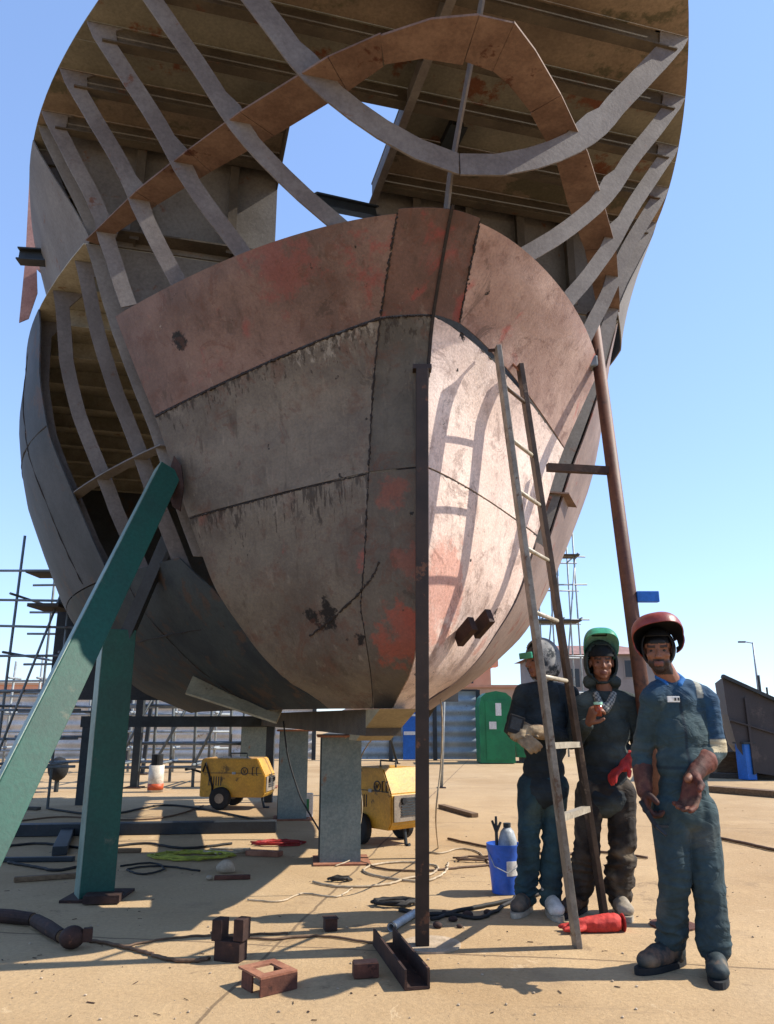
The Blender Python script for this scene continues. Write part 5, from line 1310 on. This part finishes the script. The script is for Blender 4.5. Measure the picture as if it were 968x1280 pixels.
# short dark brace from hull to the ground behind the pole
a = yp(566, 828, 6.1); b = yp(526, 897, 7.6)
t_ = thing('bilge_strut', 'short black strut slanting under the sunny bilge behind the pole', 'strut', V((b.x, b.y, 0)))
m = MB(); m.bar(a, b, .10, .10, (0, 0, 1)); m.build('strut', 'black', t_); m = MB(); m.bar(V((b.x, b.y, 0)), b, .05, .05, (0, 1, 0)); m.build('leg', 'fpost', t_)

# buildings far behind
def house(name, label, x0, x1, Y, h, dep, roofh, wall, roof, wins, over=.25, hip=False):
    t_ = thing(name, label, 'building', ((x0+x1)/2, Y, 0))
    m = MB(); m.box(V(((x0+x1)/2, Y+dep/2, h/2)), (x1-x0, dep, h)); wl_ = m.build('wall', wall, t_)
    if roofh > 0:
        m = MB(); rg = .28*(x1-x0) if hip else 0
        a = [V((x0-over, Y-over, h+.002)), V((x1+over, Y-over, h+.002)), V((x1+over, Y+dep+over, h+.002)), V((x0-over, Y+dep+over, h+.002))]
        e0, e1 = V((x0-over+rg, Y+dep/2, h+roofh)), V((x1+over-rg, Y+dep/2, h+roofh))
        v_ = [m.bm.verts.new(p) for p in a]; r_ = [m.bm.verts.new(e0), m.bm.verts.new(e1)]
        m.face([v_[0], v_[1], r_[1], r_[0]]); m.face([v_[2], v_[3], r_[0], r_[1]]); m.face([v_[0], r_[0], v_[3]]); m.face([v_[1], v_[2], r_[1]]); m.face(v_[::-1])
        m.build('roof', roof, t_)
    else:
        m = MB(); m.box(V(((x0+x1)/2, Y+dep/2, h+.10)), (x1-x0+.3, dep+.3, .2)); m.build('roof', roof, t_)
    for (x, z, ww, hh) in wins:
        m = MB(); m.box(V((x, Y-.012, z)), (ww+.16, .03, hh+.16)); f = m.build('window', wall, t_)
        m = MB(); m.box(V((x, Y-.03, z)), (ww, .02, hh)); m.build('pane', 'glass', f)
    return t_
Yh = 48
hx = lambda u: X_(u, 830, Yh)
house('house', 'grey two storey house with a terracotta roof behind the men', hx(678), hx(834), Yh, 4.95, 8, .9, 'housewall', 'roof', [(hx(718), 3.55, .55, 1.1), (hx(787), 4.1, .6, 1.0)], .4, True)
Yi = 60
ix = lambda u: X_(u, 850, Yi)
house('low_building', 'long sand coloured building behind the corrugated fence', ix(470), ix(650), Yi, 3.4, 8, 0, 'tanwall', 'pinkwall', [])
house('block_building', 'salmon coloured block with a stepped roof behind the green cabin', ix(575), ix(640), Yi+12, 5.6, 8, 0, 'pinkwall', 'pinkwall', [(ix(606), 4.6, .9, .8)])
t_ = thing('roof_tower', 'small roof tower with an antenna on the salmon block', 'tower', V((ix(608)*1.2, Yi+14, 5.8)))
b_ = V((ix(608)*1.2, Yi+14, 5.8)); m = MB(); m.box(b_+V((0, 0, .7)), (2.6, 2, 1.4)); m.build('tower', 'pinkwall', t_)
m = MB(); m.tube([b_+V((0, 0, 1.4)), b_+V((0, 0, 3.4))], .06, 6); m.bar(b_+V((-.7, 0, 2.4)), b_+V((.7, 0, 2.4)), .1, .5); m.build('antenna', 'fpost', t_)
house('low_building', 'long salmon building far left behind the pale fence', X_(-60, 850, 70), X_(330, 850, 70), 70, 4.0, 8, 0, 'pinkwall', 'tanwall', [])
house('low_building', 'low dark shed left of the dark hull section at the far right', X_(862, 860, 30), X_(915, 860, 30), 30, 1.55, 4, 0, 'hullfar', 'fpost', [])
# dark hull section on blocks at the right
Yk = 16.5
kp = lambda u, v, dy=0: yp(u, v, Yk+dy)
t_ = thing('hull_section', 'dark unfinished hull section with a raked edge standing at the far right', 'hull section', V((kp(950, 960).x, Yk, 0)))
poly = [kp(903, 847), kp(950, 869), kp(1010, 897), kp(1120, 945), kp(1120, 985), kp(985, 982), kp(945, 966), kp(922, 935), kp(910, 893)]
for q in poly: q.z = max(q.z, .05)
m = MB(); m.prism(poly, V((1.0, 2.8, 0))); m.build('side_plate', 'hullfar', t_)
m = MB(); m.bar(kp(903, 845, -.03), kp(1120, 943, -.03), .07, .12, (0, 1, 0)); m.build('gunwale', 'fpost', t_)
m = MB(); m.bar(kp(913, 900, -.03), kp(1120, 962, -.03), .03, .05, (0, 1, 0)); m.build('rubbing_strake', 'hullfar', t_)
for u, v0 in ((932, 912), (972, 921)):
    m = MB(); m.bar(kp(u, v0-40+(u-932)*.2, -.03), kp(u+12, 968, -.03), .05, .04, (0, 1, 0)); m.build('frame', 'hullfar', t_)
for k, u in enumerate((955, 990)):
    m = MB(); a = kp(u, 980, .6); m.box(V((a.x, a.y+.4, .12)), (.5, .9, .24)); m.build('keel_block', 'wood', t_)
p = on(941, 976)
t_ = thing('blue_block', 'bright blue steel support box in front of the dark hull section', 'support', p)
m = MB(); m.box(p+V((0, .2, .36)), (.24, .26, .70), rotz(20), .01); m.build('box', 'blue', t_)
m = MB(); m.box(p+V((0, .2, .73)), (.30, .32, .03), rotz(20)); m.build('top_plate', 'fpost', t_)
p = on(912, 970); t_ = thing('wood_crate', 'old wooden crate beside the blue support box', 'crate', p)
m = MB(); m.box(p+V((0, .2, .26)), (.5, .4, .5), rotz(-5), .01); m.build('box', 'wood', t_)
m = MB(); m.box(p+V((0, -.02, .42)), (.52, .03, .08), rotz(-5)); m.box(p+V((0, -.02, .12)), (.52, .03, .08), rotz(-5)); m.build('slat', 'wood', t_)
# street lamp far right
p = V((X_(948, 860, 50), 50, 0)); tp = yp(945, 803, 50)
t_ = thing('street_lamp', 'tall thin lamp post rising behind the dark hull section', 'lamp post', p)
m = MB(); m.tube([p, V((p.x, 50, tp.z))], [.10, .05], 10); m.build('pole', 'scaf_lt', t_, True)
m = MB(); m.tube([V((p.x, 50, tp.z-.05)), V((p.x-.55, 50, tp.z+.05))], .04, 8); m.build('arm', 'scaf_lt', t_)
m = MB(); m.box(V((p.x-.7, 50, tp.z+.03)), (.45, .2, .12), None, .03); m.build('lamp_head', 'scaf', t_)
p = V((X_(950, 860, 40), 40, 0)); t_ = thing('mast_cluster', 'short dark mast in front of the lamp post', 'mast', p)
m = MB(); m.tube([p, p+V((0, 0, 3.3))], .07, 8); m.build('mast', 'fpost', t_)
m = MB(); m.tube([p+V((.35, 0, 0)), p+V((.35, 0, 2.7))], .05, 8); m.build('side_mast', 'fpost', t_)

cl = [(30, 1012, 'plank', 'short plank in the shade at the left edge'), (120, 1036, 'wood', 'short timber lying just behind the long steel beam left of the welder'), (150, 1066, 'wood', 'short pale timber in the shade between green column and ropes'),
      (215, 1034, 'rust', 'rusty bar lying in the shade just behind the long steel beam'), (330, 1070, 'rust_lt', 'light rusty bar lying beside the red hose'), (60, 1100, 'wood', 'timber offcut lying at the left edge in front of the thin steel bar')]
rnd = random.Random(21)
for u, v, mt, lab in cl:
    c = on(u, v); a_ = rnd.uniform(-.5, .5); d_ = V((math.cos(a_), math.sin(a_), 0))*rnd.uniform(.16, .3)
    beamlog('scrap_bar', lab, 'bar', c-d_, c+d_, rnd.uniform(.05, .1), rnd.uniform(.03, .05), mt, 'scrap bars in the shade')
cable('power_cable', 'black cable snaking between the green props in the shade', G_((-10, 1062), (50, 1056), (110, 1062), (180, 1056), (230, 1062), (290, 1056)), .012, 'cable_k', 31)
cable('power_cable', 'grey cable running from the first yellow welder along the steel beam', G_((255, 1008), (210, 1022), (150, 1026), (80, 1022), (20, 1028)), .010, 'cable_b', 32)
cable('power_cable', 'thin dark cable curling in the shade in front of the ropes', G_((150, 1084), (190, 1080), (205, 1088), (180, 1094), (160, 1088), (200, 1084), (250, 1090)), .008, 'cable_k', 33)
cable('power_cable', 'pale cable from the second yellow welder towards the bucket', G_((520, 1062), (548, 1068), (575, 1062), (600, 1068), (625, 1096)), .008, 'cable_w', 34)
cable('power_cable', 'thin pale cable between keel post and fork offcut', G_((440, 1112), (420, 1122), (380, 1118), (350, 1128), (310, 1126)), .006, 'cable_w', 35)
# fine litter: welding rod stubs, flakes
m = MB()
for k in range(150):
    u, v = rnd.uniform(-10, 980), 1000+280*rnd.random()**1.3
    p = on(u, v); a_ = rnd.uniform(0, 6.3); d_ = V((math.cos(a_), math.sin(a_), 0))*rnd.choice((.004, .006, .008, .012, .02))*rnd.uniform(.6, 1.2)
    m.bar(p-d_+V((0, 0, .003)), p+d_+V((0, 0, .004)), rnd.choice((.002, .003, .005, .008)), .002, (0, 0, 1))
tag(m.build('scrap_litter', 'rust_dark', None), 'rust flakes and rod stubs strewn over the concrete', 'litter', None, 'stuff')
